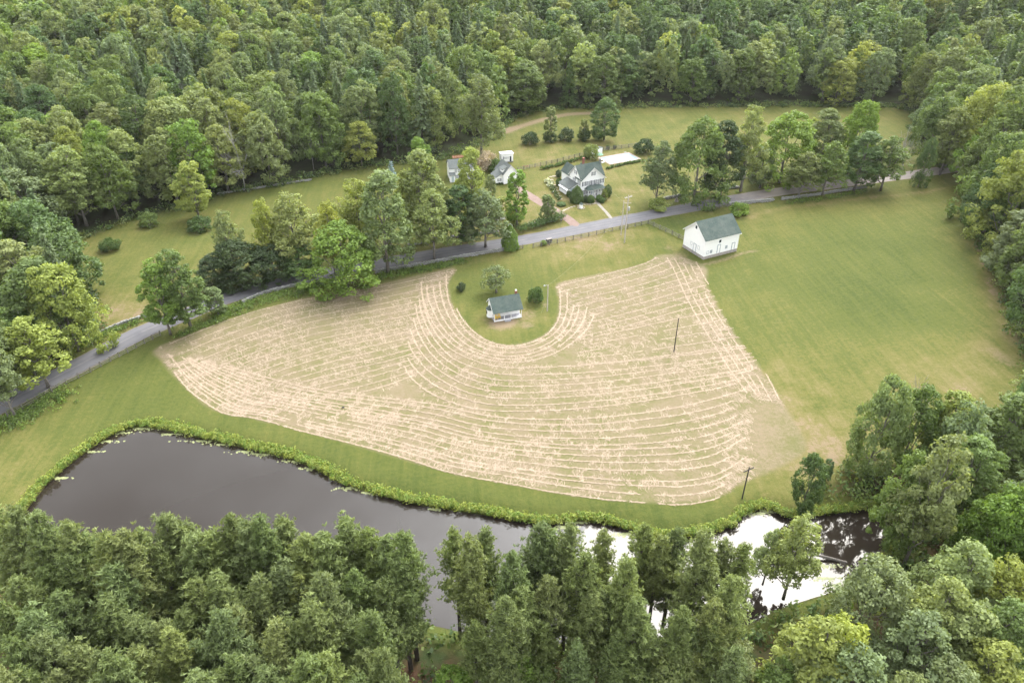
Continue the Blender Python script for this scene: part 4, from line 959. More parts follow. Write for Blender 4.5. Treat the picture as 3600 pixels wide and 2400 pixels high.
def topiary(seed, H=4.0, Wd=2.6, power=1.0, n=3600, card=.13, rough=.07):
    """dense clipped or cone-shaped evergreen"""
    r = np.random.default_rng(seed); t = r.uniform(0, 1, n) ** .9; a = r.uniform(0, 2 * math.pi, n)
    rad = Wd / 2 * (np.clip(1 - np.abs(2 * t - .86) ** 2.4 * .95, .02, 1) ** .6 if power >= 1 else np.clip(1 - t ** 2.0, .01, 1) ** .75 * np.clip(.8 + 1.6 * t, 0, 1))
    bump = 1 + rough * (np.sin(a * 5 + t * 9 + seed) + np.sin(a * 3 - t * 14)); rad = rad * bump * r.uniform(.88, 1.03, n)
    C = np.stack([rad * np.cos(a), rad * np.sin(a), t * H], 1); N = np.stack([np.cos(a), np.sin(a), .35 + t], 1) + r.normal(size=(n, 3)) * .45
    V = cards(C, N, card * r.uniform(.6, 1.3, n), r, .6); mb = MB(); mb.tube([(0, 0, -.1), (0, 0, H * .8)], [.09, .03], 5)
    return mb, V, np.repeat(r.uniform(.75, 1.25, n), 4), H, Wd
def shrub(seed, H=2.5, Wd=3.2, n=34, nc=84, card=.115):
    r = np.random.default_rng(seed); d = sphere_dirs(n * 2, r); d = d[d[:, 2] > -.75][:n]; PC = np.array([0, 0, H * .40]) + d * (Wd * .36, Wd * .36, H * .40) * r.uniform(.75, 1.15, (len(d), 1))
    V, sh = puffs_to_cards(PC, r.uniform(.12, .2, len(d)) * Wd, nc, card, r, np.repeat(np.array([[0, 0, H * .3]]), len(d), 0), keep=-.6)
    mb = MB()
    for k in range(5): limb(mb, (0, 0, -.1), tuple(PC[k] * (1, 1, .8)), .06, .02, r, 4, 3)
    return mb, V, sh, H, Wd
def bare_tree(seed, H=16.0, Wd=8.0, trunk=.3, lv=4, fork=.35):
    r = np.random.default_rng(seed); mb = MB()
    def grow(p, d, L, rad, lvl):
        q = p + d * L; mid = (p + q) / 2 + r.normal(size=3) * L * .05; mb.tube([p, mid, q], [rad, rad * .8, rad * .6], 5 if lvl < 2 else 4, lvl == 0)
        if lvl >= lv: return
        for k in range(3 if lvl else 4):
            s = r.uniform(.45, 1.0); nd = unit(d * r.uniform(.6, 1.1) + r.normal(size=3) * .55 + (0, 0, .25)); grow(p + (q - p) * s, nd, L * r.uniform(.5, .75), rad * .5, lvl + 1)
        grow(q, unit(d + r.normal(size=3) * .18), L * .7, rad * .6, lvl + 1)
    grow(np.array([0, 0, -.3]), np.array([0, 0, 1.0]), H * fork, trunk, 0)
    V = np.array(mb.v); k = H / V[:, 2].max(); V *= k; w = 2 * np.percentile(np.hypot(V[:, 0], V[:, 1]), 97); V[:, :2] *= Wd / w; mb.v = [tuple(p) for p in V]
    return mb, None, None, H, Wd
class Proto:
    def __init__(s, kind, gen, barkm='bark', leafm='leaf'):
        mb, V, sh, s.H, s.W = gen; s.kind = kind
        s.trunk = mb.mesh('trunk', M[barkm], True); s.crown = None
        if V is not None:
            s.crown = mesh_np('crown', V, quads(len(V) // 4), [M[leafm]]); add_attr(s.crown, 'shade', sh)
PR = {
 'maple': [Proto('broadleaf_tree', broadleaf(100 + i, 17, 12, .02, 10, .34, .26, 34, 80, .25)) for i in range(3)],
 'tall': [Proto('broadleaf_tree', broadleaf(120 + i, 22, 9, .07, 12, .28, .24, 26, 72, .24, spread=.30)) for i in range(3)],
 'loose': [Proto('broadleaf_tree', broadleaf(140 + i, 19, 9, .15, 12, .20, .20, 18, 56, .24, .24, spread=.36)) for i in range(3)],
 'column': [Proto('broadleaf_tree', broadleaf(160 + i, 12, 4.6, .03, 7, .33, .28, 26, 60, .17, .16, spread=.18)) for i in range(2)],
 'forest': [Proto('broadleaf_tree', broadleaf(180 + i, 21, 12, .06, 8 + i, .33, .25, 26, 66, .31)) for i in range(5)],
 'egg': [Proto('broadleaf_tree', broadleaf(300, 12, 8, .01, 6, .44, .20, 42, 74, .19, .22, spread=.20))],
 'apple': [Proto('broadleaf_tree', broadleaf(200, 5.2, 6.0, .32, 7, .24, .22, 18, 34, .17, .20, spread=.32))],
 'pine': [Proto('pine_tree', pine(220 + i, 24, 7.5, (.26, .38, .32, .44)[i], card=.31, dens=1.9, ragged=(.3, .5, .4, .55)[i]), 'bark_pine') for i in range(4)],
 'spruce': [Proto('conifer_tree', spruce(240 + i, 20, (6.0, 7.2, 8.0)[i], card=.36, step=.5, fill=7), 'bark_pine') for i in range(3)],
 'bluespruce': [Proto('conifer_tree', spruce(250, 7, 3.4, .03, .24, .36, 10, .12, .12, 6), 'bark_pine')],
 'thuja': [Proto('evergreen_shrub', topiary(260, 4.2, 2.6, .6)), Proto('evergreen_shrub', topiary(261, 5, 3.6, .6, 5200, .15))],
 'ball': [Proto('evergreen_shrub', topiary(262, 2.0, 2.0, 1.2, 2200)), Proto('evergreen_shrub', topiary(263, 3.2, 2.2, 1.2, 2800))],
 'shrub': [Proto('shrub', shrub(270 + i, 2.5, 3.2)) for i in range(3)],
 'bare': [Proto('dead_tree', bare_tree(281 + i, 16, 8, .2), 'bark_pale') for i in range(3)],
 'snag': [Proto('dead_tree', bare_tree(291, 13, 5, .24, 2, .55), 'bark_pale')],
}
PAL = dict(mid=(0.146, 0.205, 0.062), yellow=(0.254, 0.298, 0.077), pale=(.225, .272, .104), dark=(0.067, 0.103, 0.047), olive=(.188, .228, .084), bright=(0.161, 0.248, 0.050), grey=(.178, .228, .100),
           pine=(.155, .202, .074), pine2=(.195, .238, .084), spruce=(.125, .175, .085), blue=(0.200, 0.270, 0.280), tan=(0.420, 0.340, 0.250), hedge=(0.087, 0.140, 0.040), lime=(0.258, 0.302, 0.062), deep=(0.105, 0.164, 0.062))
def jitter_col(c, R, k=.16):
    v = R.uniform(1 - k, 1 + k); return (c[0] * v * R.uniform(.95, 1.05), c[1] * v, c[2] * v * R.uniform(.9, 1.12), 1)
TR = random.Random(99); TREES = []
def plant(kind, x, y, h, w, col, label=None, cat='tree', group=None, z=None, var=None, rz=None, parts=True, jit=.12):
    ps = PR[kind]; p = ps[var if var is not None else TR.randrange(len(ps))]; z = hz(x, y) if z is None else z
    o = bpy.data.objects.new(p.kind, None); COL.objects.link(o); o.location = (x, y, z); o.rotation_euler = (0, 0, TR.uniform(0, 6.28) if rz is None else rz); o.scale = (w / p.W, w / p.W, h / p.H)
    if label: tag(o, label, cat, group)
    c = jitter_col(PAL[col] if isinstance(col, str) else col, TR, jit)
    t_ = bpy.data.objects.new('trunk', p.trunk); COL.objects.link(t_); t_.parent = o
    if p.crown is not None:
        k = bpy.data.objects.new('crown', p.crown); COL.objects.link(k); k.parent = o; k.color = c
    TREES.append((x, y, w)); return o
def at(kind, u, vb, vt, wpx, col, label, cat='tree', group=None, **k):
    """u, base row, top row and crown width read in the 2352 px copy"""
    x, y = G(u, vb); h = .3
    while proj_v(x, y, h) > vt and h < 45: h += .1
    return plant(kind, x, y, h, 1.12 * wpx / px_scale(x, y, h * .5), col, label, cat, group, z=0, **k)

# ------------------------------------------------------------------ single trees and shrubs
for a in [
 ('loose',112,890,738,125,'yellow','thin yellow-green tree with bare upper twigs at the road bend'),
 ('loose',36,958,785,95,'grey','grey-green tree with tall pale trunk at the road edge'),
 ('loose',20,915,700,110,'grey','tall greyish tree with dead twigs above the road at the picture edge'),
 ('maple',182,805,612,132,'yellow','broad sunlit yellow-green maple at the corner of the side pasture'),
 ('tall',92,742,552,125,'pale','pale green crown rising behind the broad yellow-green maple'),
 ('maple',58,660,468,140,'mid','big green tree where the side pasture meets the forest'),
 ('forest',30,850,705,110,'mid','green tree filling the wood behind the thin yellow-green tree'),
 ('forest',80,830,720,90,'deep','dark green tree under the twiggy crowns by the road bend'),
 ('tall',392,768,600,80,'bright','left half of the two-lobed tree beside the rail fence end'),
 ('tall',438,752,577,92,'mid','taller half of the two-lobed tree beside the stone wall'),
 ('column',502,722,662,46,'grey','small grey-green tree between the two-lobed tree and the road'),
 ('loose',543,640,487,66,'pale','slender pale tree rising out of the dark shrubs'),
 ('loose',628,622,460,66,'lime','slim yellow-tipped tree above the dark shrubs, nearer the slender pale one'),
 ('loose',690,618,447,105,'pale','open pale tree with forked trunk beside the road'),
 ('maple',798,660,520,152,'bright','huge bright green maple overhanging the hay and the road'),
 ('loose',772,640,466,70,'lime','yellow-topped tree sticking up behind the huge bright maple'),
 ('loose',832,575,416,100,'yellow','airy yellow-green tree behind the tall poplar'),
 ('tall',892,628,399,118,'grey','tall dense silvery green poplar next to the huge bright maple'),
 ('loose',998,598,440,95,'pale','pale tree with bare grey trunk standing at the road wall'),
 ('tall',975,560,347,105,'pale','very tall pale feathery tree in front of the low white house'),
 ('loose',940,560,395,60,'yellow','thin yellowish tree between the poplar and the tall feathery tree'),
 ('tall',1085,548,345,72,'yellow','bright narrow tree in front of the low white house'),
 ('tall',1058,560,425,85,'deep','dark tree below the bright narrow tree by the road'),
 ('loose',1115,568,440,92,'grey','grey-green drooping tree beside the road near the cone evergreen'),
 ('column',1187,521,392,54,'bright','tall bright green columnar tree beside the white outbuilding'),
 ('column',1127,458,404,28,'grey','small slim tree on the lawn before the white outbuilding'),
 ('column',1152,500,452,34,'yellow','little ornamental tree at the edge of the orchard lawn'),
 ('column',1258,508,448,38,'grey','small grey-green tree above the driveway hedge'),
 ('egg',966,398,318,48,'bright','round bright tree at the forest edge behind the low white house'),
 ('loose',1106,358,176,92,'olive','very tall twiggy tree with pale trunk at the forest corner'),
 ('tall',458,505,374,72,'yellow','lone yellow-green tree out in the side pasture'),
 ('column',1264,325,246,34,'pale','pale columnar tree in the row across the back lawn'),
 ('column',1340,322,274,26,'olive','small golden tree in the row across the back lawn'),
 ('egg',1387,322,228,62,'deep','big egg-shaped dark green tree in the row across the back lawn'),
 ('column',1414,268,222,22,'olive','thin pale tree behind the egg-shaped tree'),
 ('loose',1506,470,328,74,'grey','drooping grey-green tree between the pool and the road'),
 ('maple',1592,465,272,118,'mid','largest dense green tree of the pair east of the pool'),
 ('tall',1652,455,282,86,'dark','dark tree crowding the largest dense tree east of the pool'),
 ('loose',1700,440,246,78,'pale','tall pale tree with bare legs above the dark tree'),
 ('column',1745,432,338,56,'grey','bluish green columnar tree beside the bare white snag'),
 ('maple',1790,420,264,128,'bright','broad bright maple on the pasture side of the road'),
 ('column',1846,388,274,30,'yellow','small yellowish tree behind the broad bright maple'),
 ('loose',1834,452,352,78,'olive','olive tree beside the lane, between the broad maple and the lane-side trees'),
 ('loose',1888,448,328,80,'mid','green tree with several thin trunks on the stone wall by the lane'),
 ('tall',1880,402,254,84,'grey','greyish tree on the far side of the lane'),
 ('maple',1945,402,238,90,'bright','sunlit bright tree on the far side of the lane'),
 ('tall',1962,438,306,84,'deep','dark green tree over the lane below the sunlit bright tree'),
 ('loose',2022,438,318,84,'mid','leafy tree with white stems beside the lane bend'),
 ('maple',2126,380,226,95,'mid','rounded tree where the lane enters the wood'),
 ('maple',2108,430,318,36,'deep','low dark tree at the lane near the corner of the pasture'),
 ('loose',2158,402,248,84,'pale','tree with pale forked branches where the lane enters the wood'),
 ('maple',2222,400,196,115,'yellow','tall sunlit crown at the end of the lane'),
 ('forest',2265,440,206,115,'mid','tall green crown on the wood edge above the pasture corner'),
 ('maple',2262,520,312,125,'mid','broad leafy tree at the top corner of the big pasture'),
 ('maple',2295,575,350,145,'yellow','broad sunlit tree on the wood edge of the big pasture'),
 ('forest',2290,560,420,85,'mid','lower leafy tree hanging over the edge of the big pasture'),
 ('forest',2330,690,500,120,'mid','green tree on the wood edge halfway down the big pasture'),
 ('forest',2352,770,560,120,'deep','dark green tree on the wood edge low down the big pasture'),
 ('maple',1985,1095,878,112,'grey','tall grey-green tree at the near corner of the big pasture'),
 ('forest',2062,1085,898,112,'mid','leafy tree next to the tall grey-green one at the pasture corner'),
 ('loose',2075,1300,1008,130,'pale','leaning birch with white trunk on the right bank of the pond'),
 ('forest',2030,1260,1050,105,'mid','green tree overhanging the dark end of the pond'),
 ('loose',2155,1140,930,112,'grey','airy grey tree with pale stems behind the leaning birch'),
 ('tall',2252,1110,908,130,'mid','tall green tree in the wood below the big pasture'),
 ('maple',2335,1060,836,130,'deep','dark round crown at the lower corner of the big pasture'),
 ('loose',2310,1280,1072,150,'grey','pale forked tree in the wood right of the pond'),
 ('loose',1800,1372,1192,105,'pale','slender pale green tree in front of the bright water'),
 ('loose',1752,1340,1222,62,'pale','thin sapling beside the slender pale green tree in front of the water'),
]: at(*a)
at('bare', 564,440,254,90,'mid','pale bare dead tree standing out against the forest edge','tree', var=0)
at('snag',1704,438,335,42,'mid','bare white forked snag beside the road')
at('bare',2062,412,285,70,'mid','grey leafless tree over the lane','tree', var=1)
at('bare',2075,1000,862,60,'mid','pale leafless treetop above the pasture corner','tree', var=2)
at('bluespruce',903,428,372,30,'blue','small blue spruce at the top of the side pasture')
at('apple',1140,672,618,62,'grey','gnarled apple tree behind the small cottage',jit=.05)
at('thuja',1172,572,516,36,'bright','cone-shaped bright evergreen beside the road',cat='shrub',var=1)
at('egg',1840,1172,1048,70,'deep','dark dense tree with a rounded cone outline on the pond bank', var=0)
at('column',1893,1102,1058,28,'deep','small upright bush beside the dark dense tree on the pond bank','shrub')
for a in [
 (1230,694,656,36,'hedge','round green shrub between the cottage and the lamp pole'),(1059,667,649,22,'dark','small round shrub on the cottage lawn beside the hay'),
 (1697,494,466,44,'bright','round bright green bush behind the barn'),(255,574,546,46,'hedge','low dark bush alone in the side pasture'),(460,528,498,54,'hedge','wide green bush at the foot of the lone pasture tree'),
 (343,519,488,42,'mid','small bush at the forest edge of the side pasture'),(1217,331,301,38,'dark','dark shrub at the end of the row across the back lawn'),(1264,326,300,30,'dark','dark shrub under the pale columnar tree'),
 (1300,323,293,37,'dark','round dark shrub in the middle of the back lawn row'),(1341,323,294,32,'dark','dark shrub under the small golden tree'),(1478,351,317,44,'dark','dark shrub at the end of the pool fence'),
 (1357,366,328,36,'olive','leafy bush against the pool shed'),(1120,390,346,46,'tan','tan feathery bush behind the white outbuilding'),(1142,394,362,40,'hedge','dark green bush beside the tan feathery bush'),
 (502,660,588,84,'dark','dark shrub mass over the bend of the road, nearest the two-lobed tree'),(560,652,556,112,'dark','tallest of the dark shrubs over the road bend'),(622,645,572,92,'dark','dark shrub between the tallest dark shrub and the forked pale tree'),
 (692,628,562,96,'deep','dark undershrub at the foot of the forked pale tree'),(1248,563,551,16,'bright','small green bush behind the roadside fence'),(1512,482,455,46,'yellow','yellowish bush at the foot of the drooping tree by the road'),
 (1143,497,470,22,'yellow','yellow-green bush on the lawn left of the columnar tree'),(1183,515,482,34,'yellow','leafy bush at the base of the columnar tree'),(1396,343,333,9,'hedge','shrub behind the pool fence, closer to the shed'),(1412,341,332,10,'hedge','shrub behind the pool fence, further from the shed')]:
    at('maple' if a[3] > 80 else 'shrub', *a[:5], a[5], 'shrub')
# clipped evergreens round the farmhouse
for (u, vb, vt, w, col, lab, k, v) in [
 (2027,710,653,46,'hedge','large dome-shaped clipped yew before the farmhouse corner','thuja',1),(2003,672,648,20,'hedge','rounded evergreen between the dome yew and the side porch','ball',0),(2001,692,672,18,'hedge','low evergreen tucked behind the dome yew','ball',0),
 (2058,710,687,15,'dark','dark clipped shrub left of the porch steps','ball',0),(2076,712,686,24,'hedge','round clipped shrub just left of the porch steps','ball',0),(2106,708,684,20,'hedge','round clipped shrub just right of the porch steps','ball',0),
 (2124,704,662,22,'olive','loose olive shrub right of the porch','shrub',0),(2136,690,649,24,'hedge','tall rounded evergreen at the right corner of the farmhouse','ball',1),(1977,662,641,20,'hedge','rounded shrub along the side porch, closer to the camera','ball',0),
 (1965,652,626,20,'hedge','rounded shrub along the side porch, middle one','ball',0),(1963,622,597,18,'dark','dark upright shrub at the far corner of the side porch','ball',1),(2116,712,693,18,'hedge','low shrub beneath the loose olive shrub by the porch','ball',0),(1973,722,711,28,'hedge','low mound of shrub at the end of the flower bed','ball',0)]:
    at(k, u / 1.53061, vb / 1.53061, vt / 1.53061, w / 1.53061, col, lab, 'shrub', var=v, jit=.06)
# hydrangea bed
def bed(pts, label, name, h, w, card, col, mat='leaf_far', cat='flower bed', blossom=0.0, seed=1, dens=3.0):
    r = np.random.default_rng(seed); P = spline(np.array([GF(*q) for q in pts]), .5); n = int(len(P) * dens); i = r.integers(0, len(P), n)
    c = np.column_stack([P[i] + r.normal(size=(n, 2)) * w * .3, r.uniform(.35, .75, n) * h]); V, sh = puffs_to_cards(c, r.uniform(.3, .5, n) * w * .75, 30, card, r, None, keep=-.5)
    base = P[0]; V = V - (base[0], base[1], 0); me = mesh_np(name, V, quads(len(V) // 4), [M[mat]]); add_attr(me, 'shade', sh)
    cc = np.tile(np.array([*col, 1.0]), (len(V), 1)); 
    if blossom: k = np.repeat(r.uniform(size=len(V) // 4) < blossom, 4); cc[k, :3] = (.70, .72, .62)
    add_attr(me, 'tint', cc, 'FLOAT_COLOR'); o = link(name, me, None, (base[0], base[1], 0)); tag(o, label, cat); return o
bed([(1925,640),(1930,648),(1937,657)], 'cluster of white hydrangeas at the head of the curved flower bed', 'hydrangea_bed', 1.3, 1.6, .2, (.10, .14, .05), blossom=.6, seed=2)
bed([(1938,655),(1945,670),(1953,684),(1962,696),(1966,706)], 'curved border of green perennials beside the farmhouse', 'flower_bed', .9, 1.3, .17, (.085, .125, .04), blossom=.06, seed=3)
def hedge(pts, label, h=1.1, w=1.2, col='hedge', seed=4, dens=3.2): return bed(pts, label, 'hedge', h, w, .19, PAL[col], cat='hedge', seed=seed, dens=dens)
hedge([(1900,596),(1935,590),(1975,580),(2020,567),(2068,556)], 'long clipped hedge along the garden fence behind the farmhouse', 1.2, 1.3)
hedge([(2135,594),(2160,588),(2178,584)], 'low hedge between farmhouse and pool, nearer the house', .9, 1.1, seed=5)
hedge([(2182,582),(2215,575),(2262,567)], 'low hedge edging the pool, further from the house', .9, 1.1, seed=6)
hedge([(1828,815),(1860,806),(1900,795),(1945,778),(1975,768)], 'overgrown hedge at the roadside beside the driveway', 2.4, 2.6, 'deep', 7, 4)
hedge([(1745,648),(1757,648),(1768,649)], 'dark clipped shrub row below the outbuilding window', .6, .8, 'dark', 8)

# ------------------------------------------------------------------ pines in front of the pond and woods all round
def top_at(kind, u, vt, h, w, col, label, group, **k):
    x, y = G(u, vt, h); return plant(kind, x, y, h, w, col, label, 'tree', group, z=hz(x, y), **k)
R = random.Random(21)
ORD = ['first', 'second', 'third', 'fourth', 'fifth', 'sixth', 'seventh', 'eighth', 'ninth', 'tenth'] + [str(k) + ('st' if k == 21 else 'nd' if k == 22 else 'rd' if k == 23 else 'th') for k in range(11, 40)]
LG, RG = 'foreground pines left of the gap', 'foreground pines right of the gap'
for i, (u, v) in enumerate([(-20,1172),(30,1165),(78,1182),(150,1200),(190,1228),(235,1222),(280,1218),(318,1214),(372,1182),(412,1202),(440,1235),(480,1222),(528,1182),(566,1200),(595,1190),(648,1192),(700,1230),(738,1225),(792,1188),(845,1215),(885,1235),(925,1224)]):
    top_at('pine', u, v, R.uniform(22, 26), R.uniform(6.6, 8.8), R.choice(('pine', 'pine2')), ORD[i] + ' white pine from the left picture edge among those topping out against the pond', LG)
for i, (u, v) in enumerate([(1042,1218),(1078,1232),(1112,1214),(1178,1268),(1240,1206),(1262,1222),(1310,1204),(1345,1272),(1388,1216),(1440,1282),(1482,1202),(1522,1232),(1562,1214),(1622,1224),(1668,1242),(1715,1250)]):
    top_at('pine', u, v, R.uniform(20, 25), R.uniform(5.4, 7.6), R.choice(('pine', 'pine2')), ORD[i] + ' pine right of the water gap with its top against the pond', RG)
for u0, v0, n, row in [(20,1305,16,'second'),(0,1395,15,'third'),(30,1485,15,'fourth'),(10,1575,14,'nearest')]:
    for i in range(n):
        top_at('pine', min(u0 + i * 61 + R.uniform(-24, 24), 912), v0 + R.uniform(-35, 35), R.uniform(18, 24), R.uniform(6.2, 8.6), R.choice(('pine', 'pine2', 'pine')), ORD[i] + ' pine from the left edge in the ' + row + ' row of the foreground stand', LG)
for i in range(10): top_at('pine', 1070 + i * 70 + R.uniform(-25, 25), 1345 + R.uniform(-40, 50), R.uniform(18, 23), R.uniform(5.2, 7.2), R.choice(('pine', 'pine2')), ORD[i] + ' pine right of the water gap in the second row', RG)
for i in range(9): top_at('pine', 1080 + i * 80 + R.uniform(-25, 25), 1455 + R.uniform(-30, 40), R.uniform(14, 18), R.uniform(4.5, 6), 'pine', ORD[i] + ' small pine right of the water gap in the row nearest the camera', RG)
PALE = {1900: 'yellow-green tree below the bright end of the pond, closest to the fallen trunk', 1950: 'lime green tree just right of the yellow-green one below the pond end', 1985: 'grey-green tree at the bottom edge beneath the lime green pair',
        1860: 'pale tree at the bottom edge left of the yellow-green and lime pair', 2140: 'grey-green tree in the wood right of the lime green tree', 2190: 'pale tree standing above the grey-green one in the lower right wood', 2260: 'wide pale tree in the middle of the lower right wood',
        2310: 'yellow-green tree low in the bottom right corner wood', 2200: 'grey-green tree on the bottom edge of the lower right wood', 2100: 'short pale tree on the bottom edge right of the lime green tree', 2340: 'green tree at the right picture edge above the corner', 2240: 'pale tree at the top of the lower right wood beside the pale forked tree'}
for u, v, h, w, c in [(475,1478,10,7,'bright'),(650,1500,9,6,'mid'),(770,1530,8,6,'bright'),(1180,1490,11,7,'bright'),(1240,1530,9,5,'mid'),(1040,1540,8,6,'bright'),(1560,1490,13,8,'pale'),(1690,1480,12,7,'pale'),(1510,1545,9,6,'mid'),(310,1500,9,6,'bright'),(1330,1540,8,5,'mid'),
                      (1900,1440,17,10,'yellow'),(1950,1430,16,9,'lime'),(1985,1500,15,10,'grey'),(1860,1500,13,8,'pale'),(2140,1420,16,9,'grey'),(2190,1340,17,9,'pale'),(2260,1400,15,10,'pale'),(2310,1490,14,9,'yellow'),(2200,1530,13,9,'grey'),(2100,1560,12,8,'pale'),(2340,1390,16,9,'mid'),(2240,1255,18,10,'pale'),(1800,1540,11,7,'mid')]:
    top_at('loose' if u > 1840 else 'forest', u, v, h, w, c, 'bright broadleaf tree among the foreground pines' if u < 1840 else PALE[u], 'tree' and ('broadleaf trees among the foreground pines' if u < 1840 else 'pale trees right of the pond'))
at('bare', 945,1420,1190,20,'mid','thin dead pine stem with bare twigs at the gap', var=2); at('bare', 1315,1500,1330,26,'mid','broken bare stem among the foreground pines', var=1)

# woodland fill on a jittered grid, outside the open land
OPEN_S = OPEN[::2]
def scatter(x0, x1, y0, y1, sp, seed):
    r = np.random.default_rng(seed); xs, ys = np.arange(x0, x1, sp), np.arange(y0, y1, sp * .87); a, b = np.meshgrid(xs, ys); a = a + (np.arange(len(ys))[:, None] % 2) * sp / 2
    p = np.stack([a.ravel(), b.ravel()], 1) + r.uniform(-.46, .46, (a.size, 2)) * sp; return p
pts = scatter(-330, 360, 60, 480, 9.8, 5)
so_ = sdf(pts, OPEN_S); rd = seg_dist(pts, ROADC[::2], False); pz = hz_arr(pts)
keep = (so_ > 2.5) & (rd > 6)
dep = pts[:, 1] * CT + CAM_H * ST - (pz + 12) * ST; uu = 1176 + FP * pts[:, 0] / dep
vt_ = np.array([proj_v(p[0], p[1], z + 21) for p, z in zip(pts, pz)]); vb_ = np.array([proj_v(p[0], p[1], z) for p, z in zip(pts, pz)])
keep &= (uu > -160) & (uu < 2510) & (vt_ < 1700) & (vb_ > -10) & (vt_ > -85)
pine_zone = (pts[:, 1] < 88) & (uu < 1780); keep &= ~pine_zone
TA = np.array([(a, b) for a, b, c in TREES]); 
tooclose = np.array([np.min(np.hypot(TA[:, 0] - p[0], TA[:, 1] - p[1])) < 4.5 for p in pts]); keep &= ~tooclose
FT = []
fr = random.Random(31)
for p, z, u, v, s, k in zip(pts, pz, uu, vt_, so_, keep):
    if not k: continue
    near_r = p[1] < 190 and u > 1900
    conif = fr.random() < (.0 if near_r else (.36 if vnoise(p[None], 40, 9)[0] > .55 else .12))
    if u > 2250 and p[1] > 260: conif = fr.random() < .45
    h = fr.triangular(16, 29, 23) * (.82 if near_r else 1.0) * (.88 if s < 6 else 1); w = fr.triangular(8.5, 19, 13) * (.8 if near_r else 1)
    if conif: h *= 1.08; w = fr.uniform(8, 11)
    n1 = vnoise(p[None], 28, 4)[0]
    col = fr.choices(('mid', 'olive', 'pale', 'grey', 'yellow', 'deep', 'bright'), (5, 3.5, 3, 3, 1.6, 2.2, 1.2))[0]
    if n1 < .35: col = fr.choice(('mid', 'deep', 'grey', col))
    if conif: col = 'spruce' if fr.random() < .75 else 'hedge'
    if u > 1250 and p[1] > 345 and fr.random() < .6: col = {'pale': 'mid', 'yellow': 'mid', 'bright': 'deep', 'grey': 'deep', 'olive': 'mid', 'mid': 'deep'}.get(col, col)
    if u > 2200 and p[1] > 240: col = {'pale': 'mid', 'yellow': 'olive', 'bright': 'mid'}.get(col, col)
    FT.append((p[0], p[1], z, h, w, col, conif, u, px_scale(p[0], p[1], z + h * .7) * w, s))
bl = sorted([f for f in FT if not f[6]], key=lambda f: -f[8]); cf = sorted([f for f in FT if f[6]], key=lambda f: -f[8])
NB, NC = 300, 220
def zone(f):
    x, y, u = f[0], f[1], f[7]
    if u < 330 and y < 260: return 'at the corner wood beside the side pasture', 'corner wood by the side pasture'
    if u > 1850 and y < 185: return 'in the wood at the lower right beyond the pond', 'wood right of the pond'
    if u > 2050 and y < 330: return 'in the wood beyond the big green pasture', 'wood beyond the big pasture'
    if u > 1230: return 'in the forest wall behind the back lawn and upper pasture', 'forest behind the upper pasture'
    return 'in the hillside forest above the side pasture', 'hillside forest above the side pasture'
for i, f in enumerate(bl[:NB]):
    zn, gz_ = zone(f); cw = {'mid': 'green', 'olive': 'olive green', 'pale': 'pale green', 'grey': 'grey-green', 'yellow': 'yellow-green', 'deep': 'deep green', 'bright': 'bright green'}[f[5]]
    plant(fr.choice(('loose', 'loose', 'tall', 'maple')) if (f[1] < 185 and f[7] > 1850) else 'loose' if (f[5] in ('pale', 'grey') and fr.random() < .35) else 'forest', f[0], f[1], f[3], f[4], f[5], cw + ' broadleaf tree ' + zn, 'tree', cw + ' broadleaf trees, ' + gz_, z=f[2])
for f in cf[:NC]:
    zn, gz_ = zone(f); plant('spruce', f[0], f[1], f[3], f[4], f[5], 'dark pointed conifer ' + zn, 'tree', 'conifers, ' + gz_, z=f[2])
# the remaining far crowns read as one mass
LOD = [broadleaf(400 + i, 21, 11, .18, 5 + i % 3 * 2, .34, (.27, .23, .30, .25, .21)[i], 15, 14, .60, spread=(.30, .34, .24, .28, .36)[i])[1:3] for i in range(5)]; LODC = [spruce(420 + i, 20, 6.8, .2, .80, .95, 8, .22, .2, 4)[1:3] for i in range(3)]
VV, SS, CC = [], [], []
for f in bl[NB:] + cf[NC:]:
    V, sh = (LODC if f[6] else LOD)[fr.randrange(3 if f[6] else 5)]; a = fr.uniform(0, 6.28); c, s = math.cos(a), math.sin(a); k = f[4] / (6.8 if f[6] else 11); kz = f[3] / (20 if f[6] else 21)
    VV.append(np.column_stack([(V[:, 0] * c - V[:, 1] * s) * k + f[0], (V[:, 0] * s + V[:, 1] * c) * k + f[1], V[:, 2] * kz + f[2]])); SS.append(sh)
    CC.append(np.tile(np.array(jitter_col(PAL[f[5]], fr, .16)), (len(V), 1)))
V = np.vstack(VV); me = mesh_np('forest', V, quads(len(V) // 4), [M['leaf_far']]); add_attr(me, 'shade', np.concatenate(SS)); add_attr(me, 'tint', np.vstack(CC), 'FLOAT_COLOR')
o = link('forest', me, kind='stuff'); o['label'] = 'far woodland canopy covering the hillside'; o['category'] = 'forest'
print('forest trees', len(bl), len(cf), 'far quads', len(V) // 4)
# two bare treetops inside the forest
for (u, v, h, w, lab) in [(389, 150, 20, 8, 'grey half-dead tree inside the hillside forest'), (704, 278, 17, 6, 'small leafless treetop at the forest edge beside the white dead tree'), (1940, 30, 20, 8, 'bare grey treetop high on the wooded slope')]:
    x, y = G(u, v, h + 5); z = hz(x, y); 
    for _ in range(12): x, y = G(u, v, h + z); z = hz(x, y)
    plant('bare', x, y, h, w, 'mid', lab, 'tree', z=z)
